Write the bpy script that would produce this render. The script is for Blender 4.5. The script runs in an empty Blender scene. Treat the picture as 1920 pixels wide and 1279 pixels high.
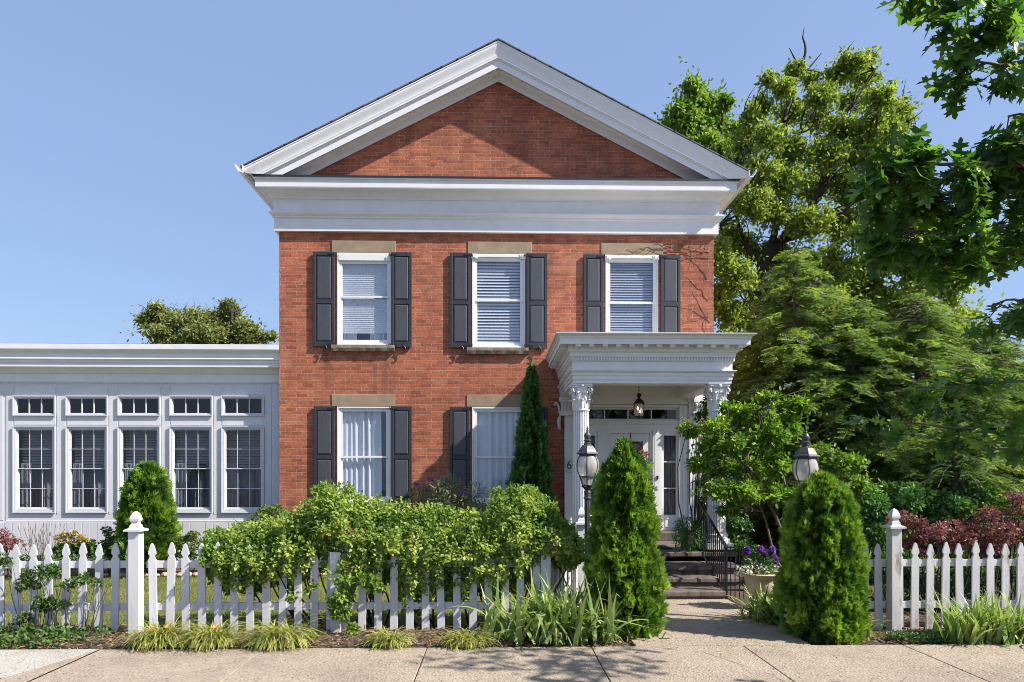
import bpy, math, random
import numpy as np
from mathutils import Vector, Matrix, noise as mnoise

R = math.radians
# ------------------------------------------------------------------ camera, world, sun, exposure
scene = bpy.context.scene
C = scene.collection
CAM_Z, FPX, VPX, HOR = 1.89, 1280.0, 930.0, 885.0
YAW = math.atan((960 - VPX) / FPX)
cam_d = bpy.data.cameras.new('camera')
cam = bpy.data.objects.new('camera', cam_d); C.objects.link(cam)
cam.location = (0, 0, CAM_Z)
cam.rotation_euler = (R(90), 0, -YAW)
cam_d.sensor_width = 36; cam_d.lens = 24
cam_d.shift_y = (HOR - 639.5) / 1920
cam_d.clip_start = 0.05; cam_d.clip_end = 2000
scene.camera = cam

SUNV = Vector((0.95, -0.353, 0.93)).normalized()        # towards the sun
w = bpy.data.worlds.new("World"); scene.world = w; w.use_nodes = True
nt = w.node_tree; bg = nt.nodes['Background']
sky = nt.nodes.new('ShaderNodeTexSky'); sky.sky_type = 'NISHITA'; sky.sun_disc = False
sky.sun_elevation = math.asin(SUNV.z); sky.sun_rotation = math.atan2(SUNV.x, SUNV.y)
sky.air_density = 1.0; sky.dust_density = 1.3; sky.ozone_density = 1.6; sky.altitude = 100
hz = nt.nodes.new('ShaderNodeMix'); hz.data_type = 'RGBA'; hz.inputs[0].default_value = .6; hz.inputs[7].default_value = (2.1, 3.0, 5.1, 1)   # thin even summer haze over the sky
nt.links.new(sky.outputs[0], hz.inputs[6]); nt.links.new(hz.outputs[2], bg.inputs[0]); bg.inputs[1].default_value = 0.092
sl = bpy.data.lights.new('sun', 'SUN'); sl.energy = 5.0; sl.angle = R(0.6); sl.color = (1, .93, .82)
so = bpy.data.objects.new('sun', sl); C.objects.link(so)
so.rotation_euler = (-SUNV).to_track_quat('-Z', 'Y').to_euler()
so.location = (20, -10, 30)
scene.view_settings.view_transform = 'Standard'
scene.view_settings.look = 'None'
scene.view_settings.exposure = 0.95
scene.view_settings.gamma = 1.0
scene.cycles.filter_width = 0.9

def P(px, py, Y):
    """point of the photograph's pixel on the plane at depth Y"""
    dx = math.sin(YAW) * FPX + math.cos(YAW) * (px - 960)
    dy = math.cos(YAW) * FPX - math.sin(YAW) * (px - 960)
    t = Y / dy
    return Vector((dx * t, Y, CAM_Z + (HOR - py) * t))
def PX(px, Y): return P(px, 0, Y).x
def PZ(py, Y, px=960): return P(px, py, Y).z
def G(px, py, z=0.0):
    dx = math.sin(YAW) * FPX + math.cos(YAW) * (px - 960)
    dy = math.cos(YAW) * FPX - math.sin(YAW) * (px - 960)
    t = (CAM_Z - z) / (py - HOR)
    return Vector((dx * t, dy * t, z))

# ------------------------------------------------------------------ materials
def new_mat(name):
    m = bpy.data.materials.new(name); m.use_nodes = True
    nt = m.node_tree; b = nt.nodes['Principled BSDF']
    return m, nt, b
def N(nt, t, **kw):
    n = nt.nodes.new(t)
    for k, v in kw.items():
        if k.startswith('i_'):
            n.inputs[k[2:].replace('_', ' ')].default_value = v
        else: setattr(n, k, v)
    return n
def ramp(nt, fac, stops):
    r = nt.nodes.new('ShaderNodeValToRGB'); el = r.color_ramp.elements
    while len(el) < len(stops): el.new(0.5)
    for e, (p, c) in zip(el, stops):
        e.position = p; e.color = (*c, 1) if len(c) == 3 else c
    nt.links.new(fac, r.inputs[0]); return r.outputs[0]
def mixc(nt, fac, a, b, mode='MIX'):
    n = nt.nodes.new('ShaderNodeMix'); n.data_type = 'RGBA'; n.blend_type = mode
    for s, v in ((n.inputs[0], fac), (n.inputs[6], a), (n.inputs[7], b)):
        if hasattr(v, 'is_linked'): nt.links.new(v, s)
        elif isinstance(v, (int, float)): s.default_value = v
        else: s.default_value = (*v, 1)
    return n.outputs[2]
def mapping(nt, scale=(1, 1, 1), coord='Object'):
    tc = nt.nodes.new('ShaderNodeTexCoord'); mp = nt.nodes.new('ShaderNodeMapping')
    mp.inputs['Scale'].default_value = scale
    nt.links.new(tc.outputs[coord], mp.inputs[0]); return mp.outputs[0]
def noise_tex(nt, vec, scale, detail=4, rough=.6):
    n = N(nt, 'ShaderNodeTexNoise'); n.inputs['Scale'].default_value = scale
    n.inputs['Detail'].default_value = detail; n.inputs['Roughness'].default_value = rough
    nt.links.new(vec, n.inputs['Vector']); return n.outputs[0]
def bump(nt, b, h, strength=.3, dist=.01):
    n = N(nt, 'ShaderNodeBump'); n.inputs['Strength'].default_value = strength; n.inputs['Distance'].default_value = dist
    nt.links.new(h, n.inputs['Height']); nt.links.new(n.outputs[0], b.inputs['Normal'])

def simple(name, col, rough=.6, var=.15, nscale=3.0, bmp=.15, bscale=40, metal=0.0, stretch=(1, 1, 1), dirt=None, spec=None):
    m, nt, b = new_mat(name)
    v = mapping(nt, stretch)
    n1 = noise_tex(nt, v, nscale, 6, .65)
    c = tuple(col)
    c1 = tuple(max(0, x * (1 - var)) for x in c); c2 = tuple(min(1, x * (1 + var * .6)) for x in c)
    out = ramp(nt, n1, [(.3, c1), (.7, c2)])
    if dirt:
        n2 = noise_tex(nt, mapping(nt, (1.2, 1.2, .35)), dirt[1], 8, .75)
        f = ramp(nt, n2, [(dirt[2], (0, 0, 0)), (dirt[2] + .12, (1, 1, 1))])
        out = mixc(nt, f, out, dirt[0])
    nt.links.new(out, b.inputs['Base Color'])
    b.inputs['Roughness'].default_value = rough; b.inputs['Metallic'].default_value = metal
    if spec is not None: b.inputs['Specular IOR Level'].default_value = spec
    if bmp: bump(nt, b, noise_tex(nt, v, bscale, 4), bmp, .004)
    return m

M = {}
M['white'] = simple('white paint', (.72, .72, .72), .5, .07, 2.5, .12, 30, dirt=((.50, .48, .44), 1.6, .66))
M['white_trim'] = simple('white moulding paint', (.72, .72, .72), .45, .05, 5, .02, 60, dirt=((.55, .53, .50), 3, .72))
M['soffit'] = simple('old cream soffit paint', (.62, .60, .54), .6, .1, 3, .1, 40, dirt=((.42, .40, .36), 2.2, .62))
M['wing_trim'] = simple('pale grey window paint', (.53, .54, .58), .45, .05, 3, .02, 60)
M['wing'] = simple('pale lilac grey board paint', (.60, .60, .635), .5, .05, 2, .1, 30)
M['picket'] = simple('weathered white picket paint', (.56, .56, .59), .6, .10, 9, .3, 60, stretch=(1, 1, .25), dirt=((.34, .31, .28), 7, .64))
M['picket_worn'] = simple('flaking white picket paint', (.52, .52, .54), .65, .14, 9, .4, 60, stretch=(1, 1, .25), dirt=((.26, .22, .19), 6, .53))
M['shutter'] = simple('charcoal shutter paint', (.028, .028, .036), .5, .2, 8, .25, 90, stretch=(1, 1, .2))
M['shutter_panel_sheen'] = simple('charcoal shutter panel with wood grain and painted sheen', (.058, .062, .076), .5, .22, 14, .35, 60, stretch=(3, 3, .25))  # lighter than the frame: sheen put into the base colour
M['iron'] = simple('black iron', (.012, .014, .022), .4, .3, 20, .2, 120)
M['lampmetal'] = simple('dark grey cast metal', (.055, .056, .062), .42, .25, 16, .3, 140)
M['bronze'] = simple('aged bronze', (.05, .033, .022), .4, .3, 30, .1, 100, metal=.6)
M['stone_lintel'] = simple('tan sandstone', (.30, .225, .15), .85, .25, 4, .5, 60, dirt=((.20, .16, .11), 3, .58))
M['stone_sill'] = simple('weathered brown stone', (.21, .165, .12), .9, .35, 8, .9, 40, stretch=(.6, 1, 2.5))
M['step'] = simple('brown step stone', (.135, .108, .09), .85, .3, 5, .6, 45, dirt=((.05, .042, .038), 3, .50))
M['flash'] = simple('dark flashing', (.02, .022, .03), .45, .3, 10, .1, 40)
M['bark'] = simple('dark bark', (.045, .035, .028), .95, .45, 14, 1, 30, stretch=(1, 1, .3))
M['barkpale'] = simple('grey brown bark', (.14, .115, .09), .95, .4, 14, .8, 30, stretch=(1, 1, .3))
M['twig'] = simple('dry vine twig', (.16, .10, .07), .9, .3, 20, 0)
M['urn'] = simple('tan cast stone', (.48, .39, .27), .85, .2, 6, .6, 60)
M['fencewood'] = simple('tan wood', (.38, .27, .17), .8, .3, 12, .4, 40, stretch=(1, 1, .2))
M['dark_interior'] = simple('painted room shade', (.035, .032, .034), .9, .3, 1.5, 0)  # near-black: the shade of the rooms put into the colour
M['inner_door'] = simple('dark inner door', (.03, .028, .026), .4, .3, 4, 0)
M['plaque'] = simple('cream plaque', (.62, .60, .54), .5, .06, 6, .1)
M['blackpaint'] = simple('black digit paint', (.01, .01, .012), .5, .1, 10, 0)
M['mat'] = simple('black door mat', (.012, .012, .014), .95, .3, 60, .8, 200)
M['rock'] = simple('pink tan stone', (.44, .31, .24), .9, .35, 7, .7, 25)
M['blue'] = simple('blue plastic', (.05, .22, .75), .5, .1, 4, 0)
M['nhouse'] = simple('pale siding', (.55, .57, .64), .6, .08, 2, .2, 30)

def brick_mat():
    m, nt, b = new_mat('red brick')
    tc = nt.nodes.new('ShaderNodeTexCoord'); sp = nt.nodes.new('ShaderNodeSeparateXYZ'); nt.links.new(tc.outputs['Object'], sp.inputs[0])
    ad = N(nt, 'ShaderNodeMath', operation='ADD'); nt.links.new(sp.outputs[0], ad.inputs[0]); nt.links.new(sp.outputs[1], ad.inputs[1])
    # slight waviness of the courses
    nz = noise_tex(nt, tc.outputs['Object'], 2.2, 3)
    mm = N(nt, 'ShaderNodeMath', operation='MULTIPLY_ADD'); nt.links.new(nz, mm.inputs[0]); mm.inputs[1].default_value = .012; nt.links.new(sp.outputs[2], mm.inputs[2])
    cb = nt.nodes.new('ShaderNodeCombineXYZ'); nt.links.new(ad.outputs[0], cb.inputs[0]); nt.links.new(mm.outputs[0], cb.inputs[1])
    br = nt.nodes.new('ShaderNodeTexBrick'); nt.links.new(cb.outputs[0], br.inputs['Vector'])
    br.inputs['Scale'].default_value = 1; br.inputs['Mortar Size'].default_value = .0052; br.inputs['Mortar Smooth'].default_value = .25
    br.inputs['Brick Width'].default_value = .213; br.inputs['Row Height'].default_value = .0675
    br.inputs['Color1'].default_value = (.44, .138, .065, 1); br.inputs['Color2'].default_value = (.235, .062, .035, 1)
    br.inputs['Bias'].default_value = -.25
    br.offset = .5; br.squash = 1.0
    # mortar: patchy, light streaks where it has weathered out
    n3 = noise_tex(nt, tc.outputs['Object'], 4.5, 5, .7)
    mort = ramp(nt, n3, [(.36, (.20, .07, .045)), (.60, (.50, .34, .27))])
    nt.links.new(mort, br.inputs['Mortar'])
    col = br.outputs['Color']
    n1 = noise_tex(nt, tc.outputs['Object'], .8, 6, .65)
    col = mixc(nt, 1.0, col, ramp(nt, n1, [(.28, (.52, .48, .50)), (.45, (.88, .86, .86)), (.6, (1, 1, 1)), (.78, (1.2, 1.14, 1.05))]), 'MULTIPLY')
    n2 = noise_tex(nt, tc.outputs['Object'], 22, 4, .7)
    col = mixc(nt, 1.0, col, ramp(nt, n2, [(.3, (.70, .68, .68)), (.7, (1.25, 1.24, 1.2))]), 'MULTIPLY')
    # rain and soot streaks, and a few paler repaired patches
    st_ = noise_tex(nt, mapping(nt, (1.7, 1.7, .30)), 1.5, 7, .7)
    col = mixc(nt, ramp(nt, st_, [(.50, (0, 0, 0)), (.68, (.55, .55, .55))]), col, (.10, .045, .036))
    pt = noise_tex(nt, mapping(nt, (.7, .7, 1.6)), 1.3, 3, .5)
    col = mixc(nt, ramp(nt, pt, [(.60, (0, 0, 0)), (.66, (.30, .30, .30))]), col, (.52, .24, .14))
    # rare white lime streaks
    n4 = noise_tex(nt, tc.outputs['Object'], 9, 6, .8)
    col = mixc(nt, ramp(nt, n4, [(.735, (0, 0, 0)), (.77, (.7, .7, .7))]), col, (.62, .47, .40))
    nt.links.new(col, b.inputs['Base Color']); b.inputs['Roughness'].default_value = .85
    inv = N(nt, 'ShaderNodeMath', operation='MULTIPLY_ADD'); nt.links.new(br.outputs['Fac'], inv.inputs[0]); inv.inputs[1].default_value = -1; nt.links.new(n2, inv.inputs[2])
    bump(nt, b, inv.outputs[0], .55, .008)
    return m
M['brick'] = brick_mat()

def concrete(name, c1, c2, speck):
    m, nt, b = new_mat(name)
    v = mapping(nt)
    n1 = noise_tex(nt, v, 1.1, 8, .7)
    col = ramp(nt, n1, [(.3, c1), (.7, c2)])
    vo = N(nt, 'ShaderNodeTexVoronoi'); vo.inputs['Scale'].default_value = 42; nt.links.new(v, vo.inputs['Vector'])
    cc = mixc(nt, 1.0, col, ramp(nt, vo.outputs['Color'], [(.1, (.72, .72, .72)), (.5, (1, 1, 1)), (.9, (1.22, 1.2, 1.15))]), 'MULTIPLY')
    col = mixc(nt, speck, col, cc)
    n2 = noise_tex(nt, v, 26, 5, .75)
    col = mixc(nt, ramp(nt, n2, [(.60, (0, 0, 0)), (.64, (1, 1, 1))]), col, tuple(x * .33 for x in c1))
    n3 = noise_tex(nt, v, 3.5, 6, .7)
    ve = N(nt, 'ShaderNodeTexVoronoi', feature='DISTANCE_TO_EDGE'); ve.inputs['Scale'].default_value = .55
    wv = mixc(nt, .12, v, N(nt, 'ShaderNodeTexNoise').outputs[1]); nt.links.new(wv, ve.inputs['Vector'])
    ck = ramp(nt, ve.outputs[0], [(.0, (1, 1, 1)), (.0035, (0, 0, 0))]); ckm = ramp(nt, noise_tex(nt, v, .8, 2), [(.50, (0, 0, 0)), (.56, (.8, .8, .8))])
    col = mixc(nt, mixc(nt, 1., ck, ckm, 'MULTIPLY'), col, tuple(x * .22 for x in c1))
    n5 = noise_tex(nt, v, .9, 5, .6); col = mixc(nt, ramp(nt, n5, [(.52, (0, 0, 0)), (.62, (.35, .35, .35))]), col, tuple(x * .62 for x in c1))
    col = mixc(nt, ramp(nt, n3, [(.55, (0, 0, 0)), (.75, (.45, .45, .45))]), col, tuple(x * .6 for x in c1))
    nt.links.new(col, b.inputs['Base Color']); b.inputs['Roughness'].default_value = .9
    ad = N(nt, 'ShaderNodeMath', operation='ADD'); nt.links.new(vo.outputs[0], ad.inputs[0]); nt.links.new(n2, ad.inputs[1])
    bump(nt, b, ad.outputs[0], .9, .008)
    return m
M['walk'] = concrete('exposed aggregate concrete', (.27, .215, .165), (.35, .288, .225), .65)
M['slab'] = concrete('pale smooth concrete', (.36, .335, .30), (.41, .385, .35), .25)
M['soil'] = simple('brown soil', (.085, .058, .042), .95, .5, 9, 1, 30, dirt=((.03, .02, .016), 12, .5))
def lawn_mat():
    m, nt, b = new_mat('lawn turf'); v = mapping(nt)
    n1 = noise_tex(nt, v, 1.6, 8, .75); n2 = noise_tex(nt, v, 60, 4, .8)
    c = ramp(nt, n1, [(.3, (.10, .13, .03)), (.55, (.17, .19, .05)), (.75, (.26, .23, .09))])
    c = mixc(nt, 1., c, ramp(nt, n2, [(.3, (.6, .6, .6)), (.7, (1.2, 1.2, 1.2))]), 'MULTIPLY')
    nt.links.new(c, b.inputs['Base Color']); b.inputs['Roughness'].default_value = .95; bump(nt, b, n2, 1, .03)
    return m
M['lawn'] = lawn_mat()
def shingle_mat():
    m, nt, b = new_mat('grey shingle'); v = mapping(nt)
    br = N(nt, 'ShaderNodeTexBrick'); nt.links.new(v, br.inputs[0]); br.inputs['Scale'].default_value = 1
    br.inputs['Brick Width'].default_value = .3; br.inputs['Row Height'].default_value = .14
    br.inputs['Color1'].default_value = (.16, .16, .17, 1); br.inputs['Color2'].default_value = (.06, .06, .065, 1); br.inputs['Mortar'].default_value = (.02, .02, .02, 1)
    nt.links.new(br.outputs[0], b.inputs[0]); b.inputs['Roughness'].default_value = .95; return m
M['shingle'] = shingle_mat()

def glass_mat(name, tint=(.8, .85, .9), f0=.10, rough=.0, wav=0):
    m = bpy.data.materials.new(name); m.use_nodes = True; nt = m.node_tree; nt.nodes.clear()
    o = N(nt, 'ShaderNodeOutputMaterial'); tr = N(nt, 'ShaderNodeBsdfTransparent'); tr.inputs[0].default_value = (*tint, 1)
    gl = N(nt, 'ShaderNodeBsdfGlossy'); gl.inputs['Roughness'].default_value = rough
    lw = N(nt, 'ShaderNodeLayerWeight'); lw.inputs[0].default_value = .25
    lw.inputs[0].default_value = .5; pw = N(nt, 'ShaderNodeMath', operation='POWER'); nt.links.new(lw.outputs['Facing'], pw.inputs[0]); pw.inputs[1].default_value = 4
    ma = N(nt, 'ShaderNodeMath', operation='MULTIPLY_ADD'); nt.links.new(pw.outputs[0], ma.inputs[0]); ma.inputs[1].default_value = .7; ma.inputs[2].default_value = f0
    mx = N(nt, 'ShaderNodeMixShader'); nt.links.new(ma.outputs[0], mx.inputs[0]); nt.links.new(tr.outputs[0], mx.inputs[1]); nt.links.new(gl.outputs[0], mx.inputs[2])
    if wav:
        bp = N(nt, 'ShaderNodeBump'); bp.inputs['Strength'].default_value = wav; bp.inputs['Distance'].default_value = .02
        nt.links.new(noise_tex(nt, mapping(nt), 3.0, 2), bp.inputs['Height']); nt.links.new(bp.outputs[0], gl.inputs['Normal'])
    nt.links.new(mx.outputs[0], o.inputs[0]); return m
M['glass'] = glass_mat('window glass', (.88, .92, 1), .12, wav=.05)
M['glass_dark'] = glass_mat('tinted window glass', (.66, .68, .72), .06, wav=.12)
M['lampglass'] = glass_mat('lamp glass', (.88, .87, .84), .12, .25)
def frosted():
    m, nt, b = new_mat('seeded frosted glass'); o = nt.nodes['Material Output']
    b.inputs['Base Color'].default_value = (.62, .62, .60, 1); b.inputs['Roughness'].default_value = .15
    bump(nt, b, noise_tex(nt, mapping(nt, (1, 1, .3)), 60, 3), .4, .004)
    t = N(nt, 'ShaderNodeBsdfTranslucent'); t.inputs[0].default_value = (.8, .78, .74, 1); tr = N(nt, 'ShaderNodeBsdfTransparent'); tr.inputs[0].default_value = (.85, .85, .85, 1)
    m1 = N(nt, 'ShaderNodeMixShader'); m1.inputs[0].default_value = .4; nt.links.new(b.outputs[0], m1.inputs[1]); nt.links.new(t.outputs[0], m1.inputs[2])
    m2 = N(nt, 'ShaderNodeMixShader'); m2.inputs[0].default_value = .35; nt.links.new(m1.outputs[0], m2.inputs[1]); nt.links.new(tr.outputs[0], m2.inputs[2]); nt.links.new(m2.outputs[0], o.inputs[0]); return m
M['globe'] = frosted()
def cloth_mat(name, col, trans=.4):
    m, nt, b = new_mat(name); o = nt.nodes['Material Output']
    v = mapping(nt); n = noise_tex(nt, v, 30, 3)
    c = ramp(nt, n, [(.3, tuple(x * .85 for x in col)), (.7, col)])
    nt.links.new(c, b.inputs[0]); b.inputs['Roughness'].default_value = .9
    t = N(nt, 'ShaderNodeBsdfTranslucent'); nt.links.new(c, t.inputs[0])
    mx = N(nt, 'ShaderNodeMixShader'); mx.inputs[0].default_value = trans
    nt.links.new(b.outputs[0], mx.inputs[1]); nt.links.new(t.outputs[0], mx.inputs[2]); nt.links.new(mx.outputs[0], o.inputs[0]); return m
M['lace'] = cloth_mat('white lace', (.92, .93, .96), .25)
M['blind'] = cloth_mat('white blind', (.9, .91, .93), .3)
M['blind_dim'] = cloth_mat('grey blind', (.62, .65, .70), .2)
M['drape'] = cloth_mat('grey drape', (.42, .41, .42), .1)
M['drape_grey'] = cloth_mat('grey lace', (.50, .51, .56), .2)

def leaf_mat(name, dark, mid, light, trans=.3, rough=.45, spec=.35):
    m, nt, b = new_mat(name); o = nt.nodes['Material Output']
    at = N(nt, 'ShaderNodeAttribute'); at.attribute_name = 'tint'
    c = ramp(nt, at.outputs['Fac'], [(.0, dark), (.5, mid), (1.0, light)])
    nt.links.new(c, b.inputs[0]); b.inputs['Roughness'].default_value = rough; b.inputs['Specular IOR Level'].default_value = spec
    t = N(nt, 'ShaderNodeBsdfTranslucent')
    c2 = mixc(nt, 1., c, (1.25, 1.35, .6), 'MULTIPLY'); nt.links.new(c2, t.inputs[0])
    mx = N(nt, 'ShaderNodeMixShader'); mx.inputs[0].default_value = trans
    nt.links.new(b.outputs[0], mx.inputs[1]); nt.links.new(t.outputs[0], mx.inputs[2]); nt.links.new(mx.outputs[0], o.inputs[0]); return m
M['l_arbor'] = leaf_mat('arborvitae leaf', (.022, .07, .012), (.09, .195, .025), (.26, .39, .055), .3)
M['l_arbor2'] = leaf_mat('dark arborvitae leaf', (.025, .08, .025), (.06, .16, .045), (.15, .29, .07), .25)
M['l_hedge'] = leaf_mat('hedge leaf', (.055, .13, .025), (.15, .25, .045), (.36, .43, .10), .42, .45, .3)
M['l_box'] = leaf_mat('boxwood leaf', (.05, .09, .015), (.09, .14, .02), (.16, .20, .04), .2)
M['l_green'] = leaf_mat('green leaf', (.035, .075, .02), (.065, .13, .03), (.13, .22, .05), .3)
M['l_dog'] = leaf_mat('small tree leaf', (.05, .12, .02), (.13, .25, .03), (.33, .44, .06), .45)
M['l_elm'] = leaf_mat('elm leaf', (.09, .15, .03), (.21, .28, .055), (.42, .45, .11), .5)
M['l_maple'] = leaf_mat('bright tree leaf', (.07, .15, .03), (.17, .28, .05), (.34, .43, .09), .5)
M['l_hem'] = leaf_mat('hemlock needle', (.05, .11, .03), (.12, .21, .055), (.29, .37, .10), .5)
M['l_oak'] = leaf_mat('oak leaf', (.035, .095, .02), (.08, .175, .03), (.19, .31, .05), .55, .38, .5)
M['l_purple'] = leaf_mat('purple leaf', (.07, .025, .035), (.19, .065, .085), (.36, .17, .16), .3)
M['l_butterfly'] = leaf_mat('grey green leaf', (.09, .11, .05), (.18, .20, .11), (.32, .33, .22), .25)
M['l_purpleflower'] = leaf_mat('violet petal', (.10, .03, .30), (.20, .06, .50), (.35, .14, .60), .3)
M['l_whiteflower'] = leaf_mat('white petal', (.50, .45, .46), (.70, .66, .68), (.8, .8, .8), .3)
M['l_pink'] = leaf_mat('pink petal', (.30, .07, .09), (.48, .18, .18), (.62, .36, .25), .3)
M['l_hydr'] = leaf_mat('faded cream bloom', (.28, .20, .09), (.42, .33, .15), (.5, .42, .22), .2)
M['l_lily'] = leaf_mat('daylily blade', (.13, .19, .035), (.30, .34, .08), (.60, .50, .22), .35)
M['l_iris'] = leaf_mat('iris blade', (.09, .17, .06), (.24, .34, .10), (.55, .56, .24), .35, .4, .4)
M['l_orange'] = leaf_mat('orange petal', (.65, .20, .01), (.8, .3, .02), (.85, .4, .05), .3)
M['l_dry'] = leaf_mat('dry leaf', (.08, .05, .035), (.20, .12, .07), (.38, .25, .15), .1, .8)
M['l_grass'] = leaf_mat('grass blade', (.10, .13, .03), (.20, .22, .06), (.34, .30, .12), .3, .7, .2)
M['l_thyme'] = leaf_mat('creeping thyme', (.05, .10, .03), (.10, .18, .05), (.18, .26, .08), .2)
M['l_far'] = leaf_mat('far tree leaf', (.09, .13, .04), (.19, .22, .07), (.36, .36, .15), .45)

# ------------------------------------------------------------------ object helpers
def wloc(o):
    v = Vector((0, 0, 0))
    while o: v = v + o.location; o = o.parent
    return v
def tag(o, label=None, cat=None, group=None, kind=None):
    if label: o['label'] = label
    if cat: o['category'] = cat
    if group: o['group'] = group
    if kind: o['kind'] = kind
    return o
def thing(name, label, cat, loc=(0, 0, 0), group=None):
    o = bpy.data.objects.new(name, None); o.empty_display_size = .1; C.objects.link(o); o.location = loc
    return tag(o, label, cat, group)
def link_mesh(name, verts, faces, mat, parent=None, smooth=False, bevel=0, origin=None):
    base = wloc(parent) if parent else Vector(origin if origin is not None else (0, 0, 0))
    me = bpy.data.meshes.new(name)
    me.from_pydata([(v[0] - base.x, v[1] - base.y, v[2] - base.z) for v in verts], [], faces)
    me.materials.append(mat); me.validate(); me.update()
    if smooth: me.polygons.foreach_set('use_smooth', [True] * len(me.polygons))
    o = bpy.data.objects.new(name, me); C.objects.link(o)
    if parent: o.parent = parent
    else: o.location = base
    if bevel:
        b = o.modifiers.new('bevel', 'BEVEL'); b.width = bevel; b.segments = 2; b.limit_method = 'ANGLE'; b.angle_limit = R(40)
    if smooth:
        try: me.set_sharp_from_angle(angle=R(40))
        except Exception: pass
    return o
class MB:
    def __init__(s): s.v = []; s.f = []
    def add(s, vs, fs):
        n = len(s.v); s.v += [tuple(v) for v in vs]; s.f += [tuple(i + n for i in f) for f in fs]; return s
    def box(s, x0, x1, y0, y1, z0, z1):
        x0, x1 = sorted((x0, x1)); y0, y1 = sorted((y0, y1)); z0, z1 = sorted((z0, z1))
        return s.add([(x0, y0, z0), (x1, y0, z0), (x1, y1, z0), (x0, y1, z0), (x0, y0, z1), (x1, y0, z1), (x1, y1, z1), (x0, y1, z1)],
                     [(0, 3, 2, 1), (4, 5, 6, 7), (0, 1, 5, 4), (1, 2, 6, 5), (2, 3, 7, 6), (3, 0, 4, 7)])
    def prism_y(s, poly, y0, y1):
        """polygon of (x, z), counter-clockwise seen from -Y, extruded along Y"""
        n = len(poly)
        vs = [(x, y0, z) for x, z in poly] + [(x, y1, z) for x, z in poly]
        fs = [tuple(range(n)), tuple(range(2 * n - 1, n - 1, -1))] + [(i, i + n, (i + 1) % n + n, (i + 1) % n) for i in range(n)]
        return s.add(vs, fs)
    def obox(s, a, b, w, h, up=(0, 0, 1)):
        """box bar from a to b with width w (sideways) and height h"""
        a = Vector(a); b = Vector(b); d = (b - a).normalized(); up = Vector(up)
        sd = d.cross(up).normalized(); u2 = sd.cross(d).normalized()
        c = []
        for p in (a, b):
            for i, j in ((-1, -1), (1, -1), (1, 1), (-1, 1)): c.append(p + sd * (w / 2 * i) + u2 * (h / 2 * j))
        return s.add(c, [(0, 1, 2, 3), (7, 6, 5, 4), (0, 4, 5, 1), (1, 5, 6, 2), (2, 6, 7, 3), (3, 7, 4, 0)])
    def lathe(s, prof, c, seg=24, rot=0., rfun=None, sx=1, sy=1):
        vs = []; fs = []
        for r, z in prof:
            for k in range(seg):
                a = 2 * math.pi * k / seg + rot; rr = r * (rfun(a, z) if rfun else 1)
                vs.append((c[0] + rr * math.cos(a) * sx, c[1] + rr * math.sin(a) * sy, c[2] + z))
        for i in range(len(prof) - 1):
            for k in range(seg):
                k2 = (k + 1) % seg; fs.append((i * seg + k, i * seg + k2, (i + 1) * seg + k2, (i + 1) * seg + k))
        fs.append(tuple(range(seg - 1, -1, -1))); fs.append(tuple((len(prof) - 1) * seg + k for k in range(seg)))
        return s.add(vs, fs)
    def tube(s, pts, rad, seg=6):
        pts = [Vector(p) for p in pts]; n = len(pts)
        if not hasattr(rad, '__len__'): rad = [rad] * n
        vs = []; fs = []; ref = Vector((.31, .87, .37)).normalized()
        for i, p in enumerate(pts):
            t = (pts[min(i + 1, n - 1)] - pts[max(i - 1, 0)])
            t = t.normalized() if t.length > 1e-9 else Vector((0, 0, 1))
            a = t.cross(ref); a = a.normalized() if a.length > 1e-4 else t.orthogonal().normalized(); b = t.cross(a)
            for k in range(seg):
                an = 2 * math.pi * k / seg; vs.append(p + (a * math.cos(an) + b * math.sin(an)) * rad[i])
        for i in range(n - 1):
            for k in range(seg):
                k2 = (k + 1) % seg; fs.append((i * seg + k, i * seg + k2, (i + 1) * seg + k2, (i + 1) * seg + k))
        fs.append(tuple(range(seg - 1, -1, -1))); fs.append(tuple((n - 1) * seg + k for k in range(seg)))
        return s.add(vs, fs)
    def ring_u(s, xl, xr, yf, yb, prof):
        """sweep profile of (outward offset, z) round left side, front, right side with mitred corners"""
        vs = []; fs = []
        for o, z in prof: vs += [(xl - o, yb, z), (xl - o, yf - o, z), (xr + o, yf - o, z), (xr + o, yb, z)]
        for i in range(len(prof) - 1):
            for k in range(3): fs.append((i * 4 + k, i * 4 + k + 1, i * 4 + k + 5, i * 4 + k + 4))
        return s.add(vs, fs)
    def build(s, name, mat, parent=None, **kw): return link_mesh(name, s.v, s.f, mat, parent, **kw)

def copy_tree(o, parent=None):
    c = o.copy(); C.objects.link(c); c.parent = parent
    for ch in list(o.children): copy_tree(ch, c)
    return c

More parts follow.
